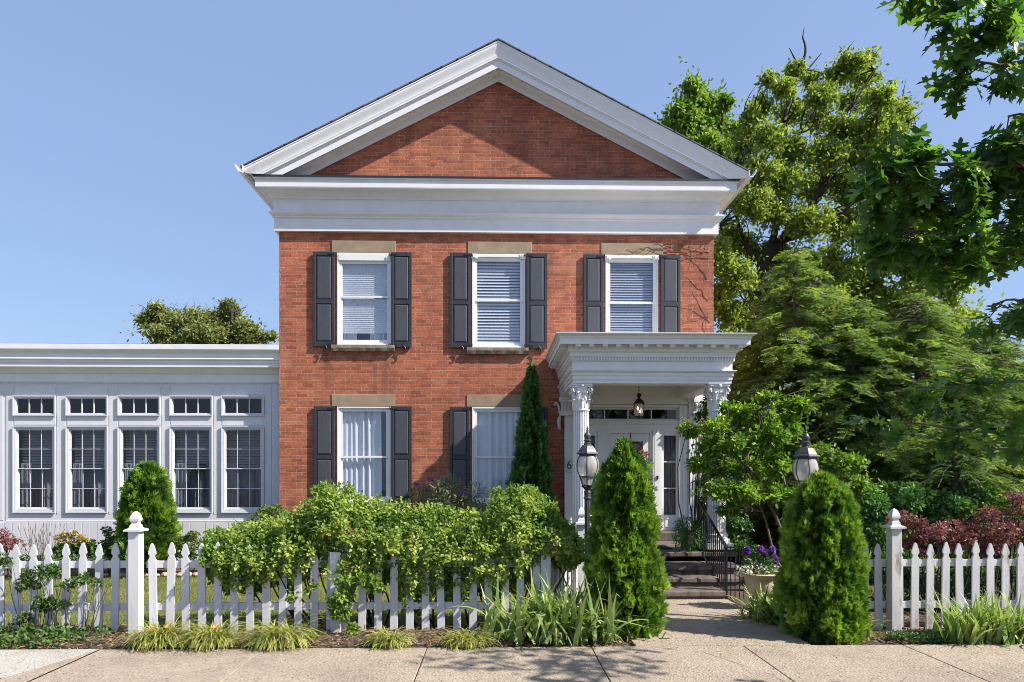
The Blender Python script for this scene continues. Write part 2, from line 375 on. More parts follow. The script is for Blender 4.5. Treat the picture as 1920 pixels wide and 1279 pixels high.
# ------------------------------------------------------------------ foliage helpers
rng = np.random.default_rng(11); random.seed(5)
def unit(a): return a / np.maximum(np.linalg.norm(a, axis=1, keepdims=True), 1e-9)
def rdir(n): return unit(rng.normal(size=(n, 3)))
T = {}
T['diamond'] = ([(0, 0, 0), (.45, -.5, .12), (1, 0, 0), (.45, .5, .12)], [(0, 1, 2), (0, 2, 3)])
T['oval'] = ([(0, 0, 0), (.25, -.4, .1), (.65, -.42, .1), (1, 0, -.06), (.65, .42, .1), (.25, .4, .1)], [(0, 1, 2, 3), (0, 3, 4, 5)])
def oak_t():
    half = [(0, .02), (.16, .07), (.20, .26), (.30, .09), (.36, .14), (.34, .50), (.42, .40), (.47, .54), (.50, .16), (.60, .13), (.66, .46), (.71, .32), (.80, .40), (.78, .10), (.88, .12), (1, 0)]
    vs = [(x, y, abs(y) * .25) for x, y in half] + [(x, -y, abs(y) * .25) for x, y in half[1:-1]]
    n = len(half)
    return vs, [tuple(range(n)), tuple([0, ] + [n - 1] + list(range(2 * n - 3, n - 1, -1)))]
T['oak'] = oak_t()
def spray_t(k=5, spread=70, wd=.13):
    vs = []; fs = []
    for i in range(k):
        a = R(-spread / 2 + spread * i / (k - 1)); l = 1 - .25 * abs(i - (k - 1) / 2) / (k / 2)
        b = len(vs); c, s = math.cos(a), math.sin(a); z = .12 * ((i % 2) * 2 - 1)
        st = .12 * (i - (k - 1) / 2)
        vs += [(0, st * .2, 0), (.55 * l * c - wd * s, .55 * l * s + wd * c, z * .6), (l * c, l * s, z), (.55 * l * c + wd * s, .55 * l * s - wd * c, z * .6)]
        fs.append((b, b + 3, b + 2, b + 1))
    return vs, fs
T['spray'] = spray_t()
def fern_t(k=5):
    vs = []; fs = []
    for i in range(k):
        u = i / k; l = .42 * (1 - u * .75)
        for sg in (-1, 1):
            b = len(vs); vs += [(u, 0, 0), (u + .16 + l * .35, sg * l * .55 + sg * .06, -.03), (u + l * .6, sg * l, -.09), (u + l * .25 + .02, sg * l * .55 + sg * .0, -.03)]
            fs.append((b, b + 1, b + 2, b + 3) if sg < 0 else (b, b + 3, b + 2, b + 1))
    b = len(vs); vs += [(.85, -.05, -.02), (1.15, 0, -.08), (.85, .05, -.02)]; fs.append((b, b + 1, b + 2))
    return vs, fs
T['fern'] = fern_t()
def petal_t():
    vs = [(0, 0, 0)]; fs = []
    for i in range(5):
        a = 2 * math.pi * i / 5; b = len(vs)
        vs += [(.6 * math.cos(a - .5), .6 * math.sin(a - .5), .2), (math.cos(a), math.sin(a), .1), (.6 * math.cos(a + .5), .6 * math.sin(a + .5), .2)]
        fs.append((0, b, b + 1, b + 2))
    return vs, fs
T['flower'] = petal_t()

def scatter(name, tmpl, pos, axis, nrm, L, W, mat, parent=None, tint=None, origin=(0, 0, 0), smooth=False, extra=None):
    """many leaves as ONE mesh: template placed at each pos with its axis and normal"""
    tv, tf = T[tmpl]; tv = np.array(tv, float); n = len(pos)
    axis = unit(np.asarray(axis, float)); nrm = np.asarray(nrm, float)
    nrm = unit(nrm - (nrm * axis).sum(1, keepdims=True) * axis); side = np.cross(nrm, axis)
    L = np.broadcast_to(np.asarray(L, float), (n,))[:, None, None]; W = np.broadcast_to(np.asarray(W, float), (n,))[:, None, None]
    V = pos[:, None, :] + axis[:, None, :] * tv[None, :, 0:1] * L + side[:, None, :] * tv[None, :, 1:2] * W + nrm[:, None, :] * tv[None, :, 2:3] * W
    base = np.array(wloc(parent)) if parent else np.array(origin, float)
    V = (V - base).reshape(-1, 3)
    me = bpy.data.meshes.new(name)
    loops = np.concatenate([np.array(f) for f in tf]); lens = np.array([len(f) for f in tf]); k = len(tv)
    LI = (loops[None, :] + (np.arange(n) * k)[:, None]).ravel(); LT = np.tile(lens, n)
    if tint is None: tint = rng.random(n)
    tt = np.clip(np.repeat(tint, len(tf)) + rng.normal(0, .04, n * len(tf)), 0, 1)
    me.vertices.add(len(V)); me.vertices.foreach_set('co', V.ravel().astype(np.float32))
    me.loops.add(len(LI)); me.loops.foreach_set('vertex_index', LI.astype(np.int32))
    me.polygons.add(len(LT)); me.polygons.foreach_set('loop_start', np.concatenate([[0], np.cumsum(LT)[:-1]]).astype(np.int32))
    me.polygons.foreach_set('loop_total', LT.astype(np.int32))
    me.update(calc_edges=True)
    a = me.attributes.new('tint', 'FLOAT', 'FACE'); a.data.foreach_set('value', tt.astype(np.float32))
    me.materials.append(mat)
    o = bpy.data.objects.new(name, me); C.objects.link(o)
    if parent: o.parent = parent
    else: o.location = base
    return o

def blob_points(blobs, n, shell=.45, sub=0, subr=.3, flat=1.0):
    """n leaf points in ellipsoids [(x,y,z,rx,ry,rz)]; sub clumps inside each give the light and dark clumping"""
    B = np.array(blobs, float)
    if sub:
        out = []
        for b in B:
            k = max(3, int(sub))
            d = rdir(k) * (rng.random((k, 1)) ** .4)
            c = b[:3] + d * b[3:6] * .85
            rr = subr * np.mean(b[3:6]) * rng.uniform(.6, 1.3, (k, 1))
            out.append(np.hstack([c, rr, rr, rr * .75 * flat]))
        B = np.vstack(out)
    ar = (B[:, 3] * B[:, 4] + B[:, 3] * B[:, 5] + B[:, 4] * B[:, 5]); ar = ar / ar.sum()
    idx = rng.choice(len(B), n, p=ar)
    d = rdir(n); r = shell + (1 - shell) * rng.random((n, 1)) ** .7
    if shell <= .06: r = np.abs(rng.normal(0, .52, (n, 1))) ** .9
    r = r * (1 + .12 * rng.normal(size=(n, 1)))
    pos = B[idx, :3] + d * B[idx, 3:6] * r
    clump = rng.random(len(B))[idx]
    return pos, d, clump, B

def leafy(name, blobs, n, tmpl, L, W, mat, parent=None, sub=0, subr=.3, shell=.45, up=.4, droop=.2, jit=.5, zmin=None, tbias=0., origin=(0, 0, 0), flat=1.0, keep=None):
    pos, d, cl, B = blob_points(blobs, n, shell, sub, subr, flat)
    if zmin is not None:
        m = pos[:, 2] > zmin; pos, d, cl = pos[m], d[m], cl[m]
    if keep is not None:
        m = keep(pos); pos, d, cl = pos[m], d[m], cl[m]
    k = len(pos)
    if shell <= .06: d = rdir(k) * .9 + d * .5
    ax = unit(d + rdir(k) * jit + np.array([0, 0, -droop]))
    nr = unit(d * .6 + np.array([0, 0, up]) + rdir(k) * jit)
    tint = np.clip(.35 * cl + .45 * rng.random(k) + .12 + tbias, 0, 1)
    sc = rng.uniform(.7, 1.2, k)
    return scatter(name, tmpl, pos, ax, nr, L * sc, W * sc, mat, parent, tint, origin)

def path(a, b, bend=.1, n=6, sag=0.):
    a = Vector(a); b = Vector(b); l = (b - a).length; off = Vector(rng.normal(size=3)) * bend * l
    return [a.lerp(b, t) + off * math.sin(math.pi * t) + Vector((0, 0, -sag * l * math.sin(math.pi * t))) for t in [i / (n - 1) for i in range(n)]]
def blades(name, centre, n, length, width, mat, parent=None, spread=.5, lean=(.15, 1.0), seg=5, arch=.9, rx=.12, ry=.12, origin=None, bias=(0, 0), curl=0):
    """strap leaves growing from a clump; each bends over by its own amount"""
    vs = []; fs = []; tints = []
    for i in range(n):
        az = rng.uniform(0, 2 * math.pi); l = length * rng.uniform(.55, 1.1); ln = rng.uniform(*lean)
        bx = centre[0] + rng.normal() * rx; by = centre[1] + rng.normal() * ry; z0 = centre[2]
        h = Vector((math.cos(az) + bias[0], math.sin(az) + bias[1], 0)); h.normalize()
        sd = Vector((-h.y, h.x, 0)); p = Vector((bx, by, z0)); th = ln * .35
        b = len(vs); k0 = len(vs)
        kink = rng.random() < curl; kp = rng.integers(2, seg)
        tw = rng.uniform(-.6, .6)
        ns = 0
        for s in range(seg + 1):
            if s and p.z < .02: break
            ns = s
            t = s / seg; ww = width * (1 - t ** 2.2) * (.65 + .5 * math.sin(math.pi * min(1, t + .25))) * .5 + .0008
            sdd = (sd * math.cos(tw * t) + Vector((0, 0, 1)) * math.sin(tw * t))
            vs.append(p - sdd * ww); vs.append(p + sdd * ww)
            th = ln * .35 + ln * arch * t ** 1.4 * 1.5 + (1.4 if kink and s >= kp else 0)
            th = min(th, 2.7)
            p = p + (h * math.sin(th) + Vector((0, 0, 1)) * math.cos(th)) * (l / seg)
        tn = rng.random()
        for s in range(ns):
            fs.append((b + 2 * s, b + 2 * s + 1, b + 2 * s + 3, b + 2 * s + 2)); tints.append(min(1, max(0, tn * .75 + .25 * (s / seg))))
    o = link_mesh(name, vs, fs, mat, parent, origin=origin)
    a = o.data.attributes.new('tint', 'FLOAT', 'FACE')
    if len(tints) == len(o.data.polygons): a.data.foreach_set('value', tints)
    return o

# ================================================================== SETTING
YF = 13.60            # facade plane
XL, XR = PX(523.5, YF), PX(1338, YF)
m = MB(); m.add([(-300, -40, -.02), (300, -40, -.02), (300, 600, -.02), (-300, 600, -.02)], [(0, 1, 2, 3)])
tag(m.build('ground', M['soil']), kind='structure')
# lawn between the picket fence and the planting bed
m = MB(); m.add([(-16, 8.35, -.012), (1.35, 8.35, -.012), (1.35, 12.7, -.012), (-16, 12.7, -.012)], [(0, 1, 2, 3)])
tag(m.build('lawn', M['lawn']), kind='structure')
# lawn and yard right of the walkway, beyond the trees
m = MB(); m.add([(6.5, 8.6, -.012), (60, 8.6, -.012), (60, 90, -.012), (6.5, 90, -.012)], [(0, 1, 2, 3)])
tag(m.build('side_yard', M['lawn']), kind='structure')
# sidewalk slabs
YS0, YS1 = 3.9, 7.30
def slab(x0, x1, y0, y1, mb, g=.005, z=.02):
    mb.box(x0 + g, x1 - g, y0 + g, y1 - g, -.08, z)
m = MB()
js = [-15, -12.4, -9.8, -7.6, -4.17, -2.45, -.735, 1.02, 2.66, 4.4, 6.1, 7.8, 9.5, 12]
for a, b in zip(js[:-1], js[1:]):
    if b <= -4.1: continue
    slab(a, b, YS0, YS1, m)
tag(m.build('sidewalk', M['walk'], bevel=.008), kind='structure')
m = MB()
a = G(190, 1224).x; 
m.prism_y([(0, 0), (0, 0), (0, 0)], 0, 0) if False else None
yE = 7.30
pts = [(-15, 3.9), (G(30, 1290).x - 1.0, 3.9), (-4.18, yE), (-15, yE)]
vs = [(x, y, -.08) for x, y in pts] + [(x, y, .022) for x, y in pts]
m.add(vs, [(3, 2, 1, 0), (4, 5, 6, 7), (0, 1, 5, 4), (1, 2, 6, 5), (2, 3, 7, 6), (3, 0, 4, 7)])
tag(m.build('driveway_apron', M['slab']), kind='structure')
m = MB(); pts = [(G(30, 1290).x - .98, 3.9), (-4.18, 3.9), (-4.18, yE), (-4.165, yE)]
vs = [(x, y, -.08) for x, y in pts] + [(x, y, .02) for x, y in pts]
m.add(vs, [(3, 2, 1, 0), (4, 5, 6, 7), (0, 1, 5, 4), (1, 2, 6, 5), (2, 3, 7, 6), (3, 0, 4, 7)])
tag(m.build('sidewalk_corner', M['walk']), kind='structure')
m = MB(); slab(1.50, 3.42, 7.31, 8.86, m); slab(1.5, 3.40, 8.87, 9.97, m)
tag(m.build('walkway', M['walk'], bevel=.008), kind='structure')
m = MB(); m.box(-30, 30, -6, 3.6, -.3, -.12); tag(m.build('road', simple('asphalt', (.05, .05, .052), .95, .3, 8, .8, 60)), kind='structure')
m = MB(); m.box(-30, 30, 3.62, 3.88, -.3, .02); tag(m.build('kerb', M['slab']), kind='structure')

# mulch bed: bumpy soil sheet
def bumpy(name, x0, x1, y0, y1, nx, ny, h, mat, label=None):
    vs = []; fs = []
    for j in range(ny + 1):
        for i in range(nx + 1):
            x = x0 + (x1 - x0) * i / nx; y = y0 + (y1 - y0) * j / ny
            e = min(1, 6 * min(j / ny, 1 - j / ny)) * min(1, 8 * min(i / nx, 1 - i / nx) + .0)
            z = -.015 + e * (h * .5 + h * .8 * mnoise.noise(Vector((x * 3, y * 3, 0))) + h * .4 * mnoise.noise(Vector((x * 14, y * 14, 3))))
            vs.append((x, y, z))
    for j in range(ny):
        for i in range(nx):
            a = j * (nx + 1) + i; fs.append((a, a + 1, a + nx + 2, a + nx + 1))
    o = link_mesh(name, vs, fs, mat); tag(o, kind='structure'); return o
bumpy('planting_bed', -14, 1.5, 7.31, 8.55, 300, 26, .04, M['soil'])
bumpy('planting_bed', 3.43, 14, 7.31, 9.2, 200, 34, .04, M['soil'])
bumpy('planting_bed', -14, 1.3, 12.45, 13.55, 260, 20, .06, M['soil'])
bumpy('planting_bed', 3.5, 12, 9.25, 14.5, 120, 60, .05, M['soil'])
# mulch chips, dry leaves
def litter(name, x0, x1, y0, y1, n, label):
    pos = np.column_stack([rng.uniform(x0, x1, n), rng.uniform(y0, y1, n), rng.uniform(.012, .05, n)])
    ax = unit(np.column_stack([rng.normal(size=n), rng.normal(size=n), rng.normal(size=n) * .15]))
    nr = unit(np.column_stack([rng.normal(size=n) * .4, rng.normal(size=n) * .4, np.ones(n)]))
    o = scatter(name, 'oval', pos, ax, nr, rng.uniform(.02, .09, n), rng.uniform(.006, .022, n), M['l_dry'])
    tag(o, label, 'mulch', kind='stuff')
litter('mulch_litter', -8, 1.5, 7.30, 8.3, 9000, 'brown bark chips and dry stalks along the left picket fence')
def scatter_debris(n):
    pos = np.column_stack([rng.uniform(-6, 7.5, n), 7.29 - 2.2 * rng.random(n) ** 2.2, np.full(n, .024)])
    ax = unit(np.column_stack([rng.normal(size=n), rng.normal(size=n), rng.normal(size=n) * .1])); nr = unit(np.column_stack([rng.normal(size=n) * .3, rng.normal(size=n) * .3, np.ones(n)]))
    o = scatter('leaf_debris', 'oval', pos, ax, nr, rng.uniform(.008, .045, n), rng.uniform(.004, .018, n), M['l_dry'])
    tag(o, 'dry leaf bits and crumbs of mulch scattered on the sidewalk', 'debris', kind='stuff')
scatter_debris(420)
litter('mulch_litter', 3.45, 8.5, 7.30, 8.7, 5000, 'brown bark chips and dry stalks along the right picket fence')
# grass on the lawn
n = 60000
pos = np.column_stack([rng.uniform(-11, 1.3, n), 8.35 + (12.75 - 8.35) * rng.random(n) ** .9, np.full(n, -.012)])
ax = unit(np.column_stack([rng.normal(size=n) * .5, rng.normal(size=n) * .5, np.ones(n)]))
tn = np.array([mnoise.noise(Vector((p[0] * 1.3, p[1] * 1.3, 5))) for p in pos]) * .6 + .5 + rng.normal(0, .15, n)
tag(scatter('grass', 'diamond', pos, ax, rdir(n) + np.array([0, -1, 0]), rng.uniform(.025, .06, n), rng.uniform(.005, .009, n), M['l_grass'], tint=np.clip(tn, 0, 1)),
    'short yellowing lawn grass behind the picket fence', 'grass', kind='stuff')

# ================================================================== BRICK HOUSE
house = thing('brick_house', 'two storey red brick house with white gabled front and black shutters', 'house', (0, YF, 0))
YB = YF + 11.5
def wall_holes(mb, x0, x1, z0, z1, holes, Y, depth):
    xs = sorted({x0, x1, *[h[0] for h in holes], *[h[1] for h in holes]}); zs = sorted({z0, z1, *[h[2] for h in holes], *[h[3] for h in holes]})
    for i in range(len(xs) - 1):
        for j in range(len(zs) - 1):
            cx = (xs[i] + xs[i + 1]) / 2; cz = (zs[j] + zs[j + 1]) / 2
            if any(h[0] < cx < h[1] and h[2] < cz < h[3] for h in holes): continue
            mb.add([(xs[i], Y, zs[j]), (xs[i + 1], Y, zs[j]), (xs[i + 1], Y, zs[j + 1]), (xs[i], Y, zs[j + 1])], [(0, 1, 2, 3)])
    for a, b, c, d in holes:
        mb.add([(a, Y, c), (b, Y, c), (b, Y, d), (a, Y, d), (a, Y + depth, c), (b, Y + depth, c), (b, Y + depth, d), (a, Y + depth, d)],
               [(0, 4, 5, 1), (1, 5, 6, 2), (2, 6, 7, 3), (3, 7, 4, 0)])
def rect(x0, x1, y0, y1, Y):   # pixel rectangle -> (X0, X1, Z0, Z1)
    a = P(x0, y1, Y); b = P(x1, y0, Y); return a.x, b.x, a.z, b.z
WINS = [  # frame px, lintel px, style
    (632, 735, 475, 647, 622, 742, 452, 474, 'blind_bright'),
    (885, 985, 477, 652, 877, 997, 454, 476, 'blind'),
    (1135, 1234, 479, 654, 1127, 1243, 457, 478, 'blind2'),
    (632, 733, 763, 942, 622, 741, 740, 762, 'lace'),
    (885, 985, 764, 944, 875, 997, 741, 763, 'lace2')]
SHUT = [(587, 627, 472, 650), (733, 772, 473, 651), (844, 882, 474, 652), (987, 1026, 475, 653), (1094, 1131, 477, 654), (1239, 1276, 478, 655),
        (588, 627, 762, 943), (733, 772, 762, 943), (843, 880, 763, 944), (989, 1027, 763, 944)]
ZTOP = PZ(436, YF - .07, 930)      # underside of the frieze
Z_EAVE = 7.62
APX = PX(934, YF)
SL = .51
Z_APB = PZ(151, YF)                # apex of visible brick
holes = [rect(a, b, c, d, YF) for a, b, c, d, *_ in WINS]
# porch door recess region
DX0, DX1 = PX(1078, YF), PX(1297, YF)
ZFL = .72
door_hole = (DX0, DX1, ZFL, 3.26)
mb = MB(); wall_holes(mb, XL, XR, -.1, ZTOP + .3, holes + [door_hole], YF, .22)
# gable triangle and side walls
zg0 = ZTOP + .3; hw = (XR - XL) / 2
mb.add([(XL, YF, zg0), (XR, YF, zg0), (XR, YF, Z_EAVE), (APX + (Z_APB + .25 - Z_EAVE) / SL * 0 + 0 + (XR - APX), YF, Z_EAVE), (APX, YF, Z_EAVE + SL * (XR - APX)), (XL, YF, Z_EAVE)], [(0, 1, 2, 4, 5)])
for x in (XL, XR):
    mb.add([(x, YF, -.1), (x, YB, -.1), (x, YB, Z_EAVE), (x, YF, Z_EAVE)], [(0, 1, 2, 3) if x == XR else (3, 2, 1, 0)])
mb.add([(XL, YB, -.1), (XR, YB, -.1), (XR, YB, Z_EAVE), (APX, YB, Z_EAVE + SL * (XR - APX)), (XL, YB, Z_EAVE)], [(4, 3, 2, 1, 0)])
# inner floor keeps storeys dark
mb.add([(XL, YF + .3, 3.9), (XR, YF + .3, 3.9), (XR, YB, 3.9), (XL, YB, 3.9)], [(0, 1, 2, 3)])
mb.build('brick_wall', M['brick'], house)

# entablature under the gable, sweeping round both sides
zf0 = ZTOP
def zz(py, o): return PZ(py, YF - o, 930)
prof = [(.0, zf0), (.075, zf0), (.075, zz(413, .075)), (.10, zz(411, .09)), (.10, zz(408, .1)), (.145, zz(404, .14)), (.16, zz(401, .16)), (.16, zz(399.5, .16)), (.085, zz(398.5, .085)),
        (.085, zz(377, .085)), (.11, zz(376, .11)), (.11, zz(373, .11)), (.165, zz(367, .165)), (.20, zz(361, .2)), (.215, zz(360, .215)), (.345, zz(355, .345)), (.35, zz(353, .35)), (.35, zz(339, .35)), (.375, zz(338, .375)), (.375, zz(335.5, .375)), (0, zz(335, .375) + .04)]
mb = MB(); mb.ring_u(XL, XR, YF, YB, prof); mb.build('entablature', M['white'], house)
ZFLASH = zz(332, .37)
mb = MB(); mb.add([(XL - .385, YF - .385, zz(335.5, .38)), (XR + .385, YF - .385, zz(335.5, .38)), (XR + .385, YF - .385, ZFLASH), (XL - .385, YF - .385, ZFLASH), (XL - .385, YF + .01, ZFLASH + .06), (XR + .385, YF + .01, ZFLASH + .06)],
       [(0, 1, 2, 3), (3, 2, 5, 4)])
mb.build('flashing', M['flash'], house)
# raking cornice: offsets (projection, z at the apex)
def za(py, o): return PZ(py, YF - o, 933)
rk = [(.0, za(153, .0)), (.04, za(152.6, .04)), (.045, za(137, .045)), (.07, za(135.5, .07)), (.09, za(131, .09)), (.09, za(129, .09)), (.34, za(127, .34)), (.35, za(126.7, .35)), (.35, za(112.5, .35)),
      (.37, za(111.5, .37)), (.37, za(109, .37)), (.395, za(107.5, .395)), (.395, za(104.5, .395)), (.40, za(103, .40)), (.402, za(99, .4)), (.41, za(95, .41)), (.425, za(90, .425)), (.44, za(85, .44)), (.445, za(83, .445)), (.445, za(79, .445)), (.455, za(78, .455)), (.455, za(75.5, .455)), (.0, za(75.5, .455) + .02)]
XE = 4.86
for sg in (-1, 1):
    mb = MB(); vs = []; fs = []
    for o, zt in rk:
        lim = (zt - (ZFLASH + .004)) / SL
        u = min(lim, XE + (.0 if o > .4 else 0)); vs += [(APX, YF - o, zt), (APX + sg * u, YF - o, zt - SL * u)]
    for i in range(len(rk) - 1):
        q = (2 * i, 2 * i + 1, 2 * i + 3, 2 * i + 2); fs.append(q if sg < 0 else q[::-1])
    n = len(rk); fs.append(tuple(2 * i + 1 for i in range(n)))
    mb.add(vs, fs); mb.build('raking_cornice', M['white_trim'], house)
    # roof slope
    zt = za(75.5, .455) + .012; ue = XE + .06; th = .022
    y0, y1 = YF - .47, YB + .4
    mb = MB(); a = [(APX, zt), (APX + sg * ue, zt - SL * ue), (APX + sg * ue, zt - SL * ue + th), (APX, zt + th)]
    vs = [(x, y, z) for y in (y0, y1) for x, z in a]
    mb.add(vs, [(0, 1, 2, 3), (7, 6, 5, 4), (0, 4, 5, 1), (1, 5, 6, 2), (2, 6, 7, 3), (3, 7, 4, 0)])
    mb.build('roof', M['shingle'], house)
    # gutter at the eave
    xg = APX + sg * XE; zg = zt - SL * XE
    g = [(0, -.10), (.02, -.14), (.08, -.13), (.13, -.06), (.15, -.005), (.15, .02), (.142, .02), (.142, -.0), (.12, -.055), (.075, -.115), (.02, -.125), (.012, -.09), (.012, .0), (0, 0)]
    mb = MB(); pl = [(xg + sg * a, zg + b) for a, b in g]
    if sg < 0: pl = pl[::-1]
    mb.prism_y(pl, YF - .50, YB + .3); mb.build('gutter', M['white_trim'], house)
    # eave fascia that carries the gutter
    x0 = (XR if sg > 0 else XL) + sg * .35
    mb = MB(); mb.add([(x0, YF - .34, ZFLASH - .05), (x0, YB, ZFLASH - .05), (xg, YB, zg - .03), (xg, YF - .40, zg - .03)], [(0, 1, 2, 3)])
    mb.build('eave_board', M['white'], house)

def blind_mb(x0, x1, z0, z1, Y, pitch=.05, tilt=.5):
    mb = MB(); z = z0
    while z < z1 - .005:
        mb.add([(x0, Y - .012, z), (x1, Y - .012, z), (x1, Y + .012, z + pitch * (1.05 - tilt * .4)), (x0, Y + .012, z + pitch * (1.05 - tilt * .4))], [(0, 1, 2, 3)]); z += pitch
    return mb
def curtain_mb(x0, x1, z0, z1, Y, folds=9, amp=.025, seed=0):
    mb = MB(); n = 80; vs = []; fs = []; ph = seed * 1.7
    for j in range(7):
        t = j / 6
        for i in range(n + 1):
            u = i / n; a = amp * (.6 + .5 * math.sin(u * 7 + seed))
            y = Y + a * math.sin(u * folds * 2 * math.pi + ph + .5 * math.sin(u * 11 + seed) + .3 * t) + .008 * math.sin(u * 61)
            vs.append((x0 + (x1 - x0) * u + .006 * math.sin(t * 3 + u * 20), y, z0 + (z1 - z0) * t))
    for j in range(6):
        for i in range(n): a = j * (n + 1) + i; fs.append((a, a + 1, a + n + 2, a + n + 1))
    mb.add(vs, fs); return mb
def frame_ring(mb, X0, X1, Z0, Z1, t, y0, y1, tt=None, tb=None):
    tt = t if tt is None else tt; tb = t if tb is None else tb
    mb.box(X0, X0 + t, y0, y1, Z0, Z1); mb.box(X1 - t, X1, y0, y1, Z0, Z1)
    mb.box(X0 + t, X1 - t, y0, y1, Z1 - tt, Z1); mb.box(X0 + t, X1 - t, y0, y1, Z0, Z0 + tb)

wlab = ['upper left window with a bright half drawn blind over blue curtains', 'upper middle window with closed white slat blinds', 'upper right window with slat blinds above the porch roof', None, None]
for k, (a, b, c, d, la, lb, lc, ld, style) in enumerate(WINS):
    X0, X1, Z0, Z1 = rect(a, b, c, d, YF)
    y = YF + .006
    mb = MB(); head = .17 if k == 0 else (.10 if k < 3 else .05)
    frame_ring(mb, X0, X1, Z0, Z1, .062, y, y + .07, head, .05)
    frame_ring(mb, X0 + .0, X1 - .0, Z0, Z1, .028, y - .022, y, .028, .02)
    if k in (1, 2):
        for xx in (X0 + .0, X1 - .10): mb.box(xx - .01, xx + .11, y - .045, y - .0225, Z1 - .10, Z1 - .005); mb.box(xx + .02, xx + .08, y - .055, y - .0455, Z1 - .08, Z1 - .025)
        mb.box(X0 + .101, X1 - .101, y - .035, y - .0225, Z1 - .07, Z1 - .02)
    if k == 0: mb.box(X0 + .03, X1 - .03, y - .03, y - .0225, Z1 - .155, Z1 - .03)
    wn = mb.build('window', M['white_trim'], house, bevel=.004)
    if wlab[k]: wn['label'] = wlab[k]
    xi0, xi1, zi0, zi1 = X0 + .062, X1 - .062, Z0 + .05, Z1 - head
    zm = {0: PZ(558, YF), 1: PZ(563, YF), 2: PZ(566, YF), 3: PZ(857, YF), 4: PZ(857, YF)}[k]
    s = MB(); frame_ring(s, xi0, xi1, zm - .02, zi1, .038, y + .008, y + .030, .04, .04); s.build('sash', M['white_trim'], wn, bevel=.003)
    s = MB(); frame_ring(s, xi0, xi1, zi0, zm + .018, .042, y + .032, y + .056, .03, .06); s.build('sash', M['white_trim'], wn, bevel=.003)
    g = MB(); g.add([(xi0, y + .02, zm), (xi1, y + .02, zm), (xi1, y + .02, zi1), (xi0, y + .02, zi1)], [(0, 1, 2, 3)]); g.build('pane', M['glass'], wn)
    g = MB(); g.add([(xi0, y + .045, zi0), (xi1, y + .045, zi0), (xi1, y + .045, zm), (xi0, y + .045, zm)], [(0, 1, 2, 3)]); g.build('pane', M['glass'], wn)
    yb = y + (.072 if k < 3 else .095)
    if style == 'blind_bright':
        pm = MB(); z0_, z1_ = PZ(625, YF), zi1; nn_ = int((z1_ - z0_) / .019); pm.add([(x_, yb + (.004 if q_ % 2 else -.004), z0_ + (z1_ - z0_) * q_ / nn_) for q_ in range(nn_ + 1) for x_ in (xi0, xi1)], [(2 * q_, 2 * q_ + 1, 2 * q_ + 3, 2 * q_ + 2) for q_ in range(nn_)]); pm.build('blind', M['blind'], wn)
        curtain_mb(xi0, xi0 + .30, zi0, PZ(600, YF), yb + .06, 4).build('curtain', M['lace'], wn)
        curtain_mb(xi1 - .40, xi1, zi0, PZ(600, YF), yb + .06, 6, seed=3).build('curtain', M['lace'], wn)
    elif style == 'blind':
        blind_mb(xi0, xi1, zi0, zi1, yb, .062, .7).build('blind', M['blind'], wn)
    elif style == 'blind2':
        blind_mb(xi0, xi1, zi0, zi1, yb, .05, .6).build('blind', M['blind_dim'], wn)
    else:
        curtain_mb(xi0 - .05, xi1 - (.14 if k == 3 else .02), zi0 - .1, zi1, yb, 7, .034, seed=k).build('curtain', M['lace'], wn)
    L0, L1, LZ0, LZ1 = rect(la, lb, lc, ld, YF)
    l = MB(); l.box(L0, L1, YF - .014, YF + .1, LZ0, LZ1); l.build('lintel', M['stone_lintel'], wn, bevel=.006)
    if k != 2:
        S0, S1, SZ1 = X0 - .10, X1 + .06, Z0 - .008
        l = MB(); n = 26; vs = []; fs = []
        for i in range(n + 1):
            x = S0 + (S1 - S0) * i / n; j = lambda q: .010 * mnoise.noise(Vector((x * 9, q, k)))
            vs += [(x, YF - .085 + j(1), SZ1 + j(2) * .5), (x, YF + .08, SZ1 + .004), (x, YF + .0, SZ1 - .125), (x, YF - .07 + j(3) * 1.5, SZ1 - .125 + j(4)), (x, YF - .09 + j(5) * 1.6, SZ1 - .06)]
        for i in range(n):
            for q in range(5): a_ = i * 5 + q; b_ = i * 5 + (q + 1) % 5; fs.append((a_, b_, b_ + 5, a_ + 5))
        fs += [(0, 1, 2, 3, 4), tuple(n * 5 + q for q in (4, 3, 2, 1, 0))]
        l.add(vs, fs); l.build('sill', M['stone_sill'], wn)
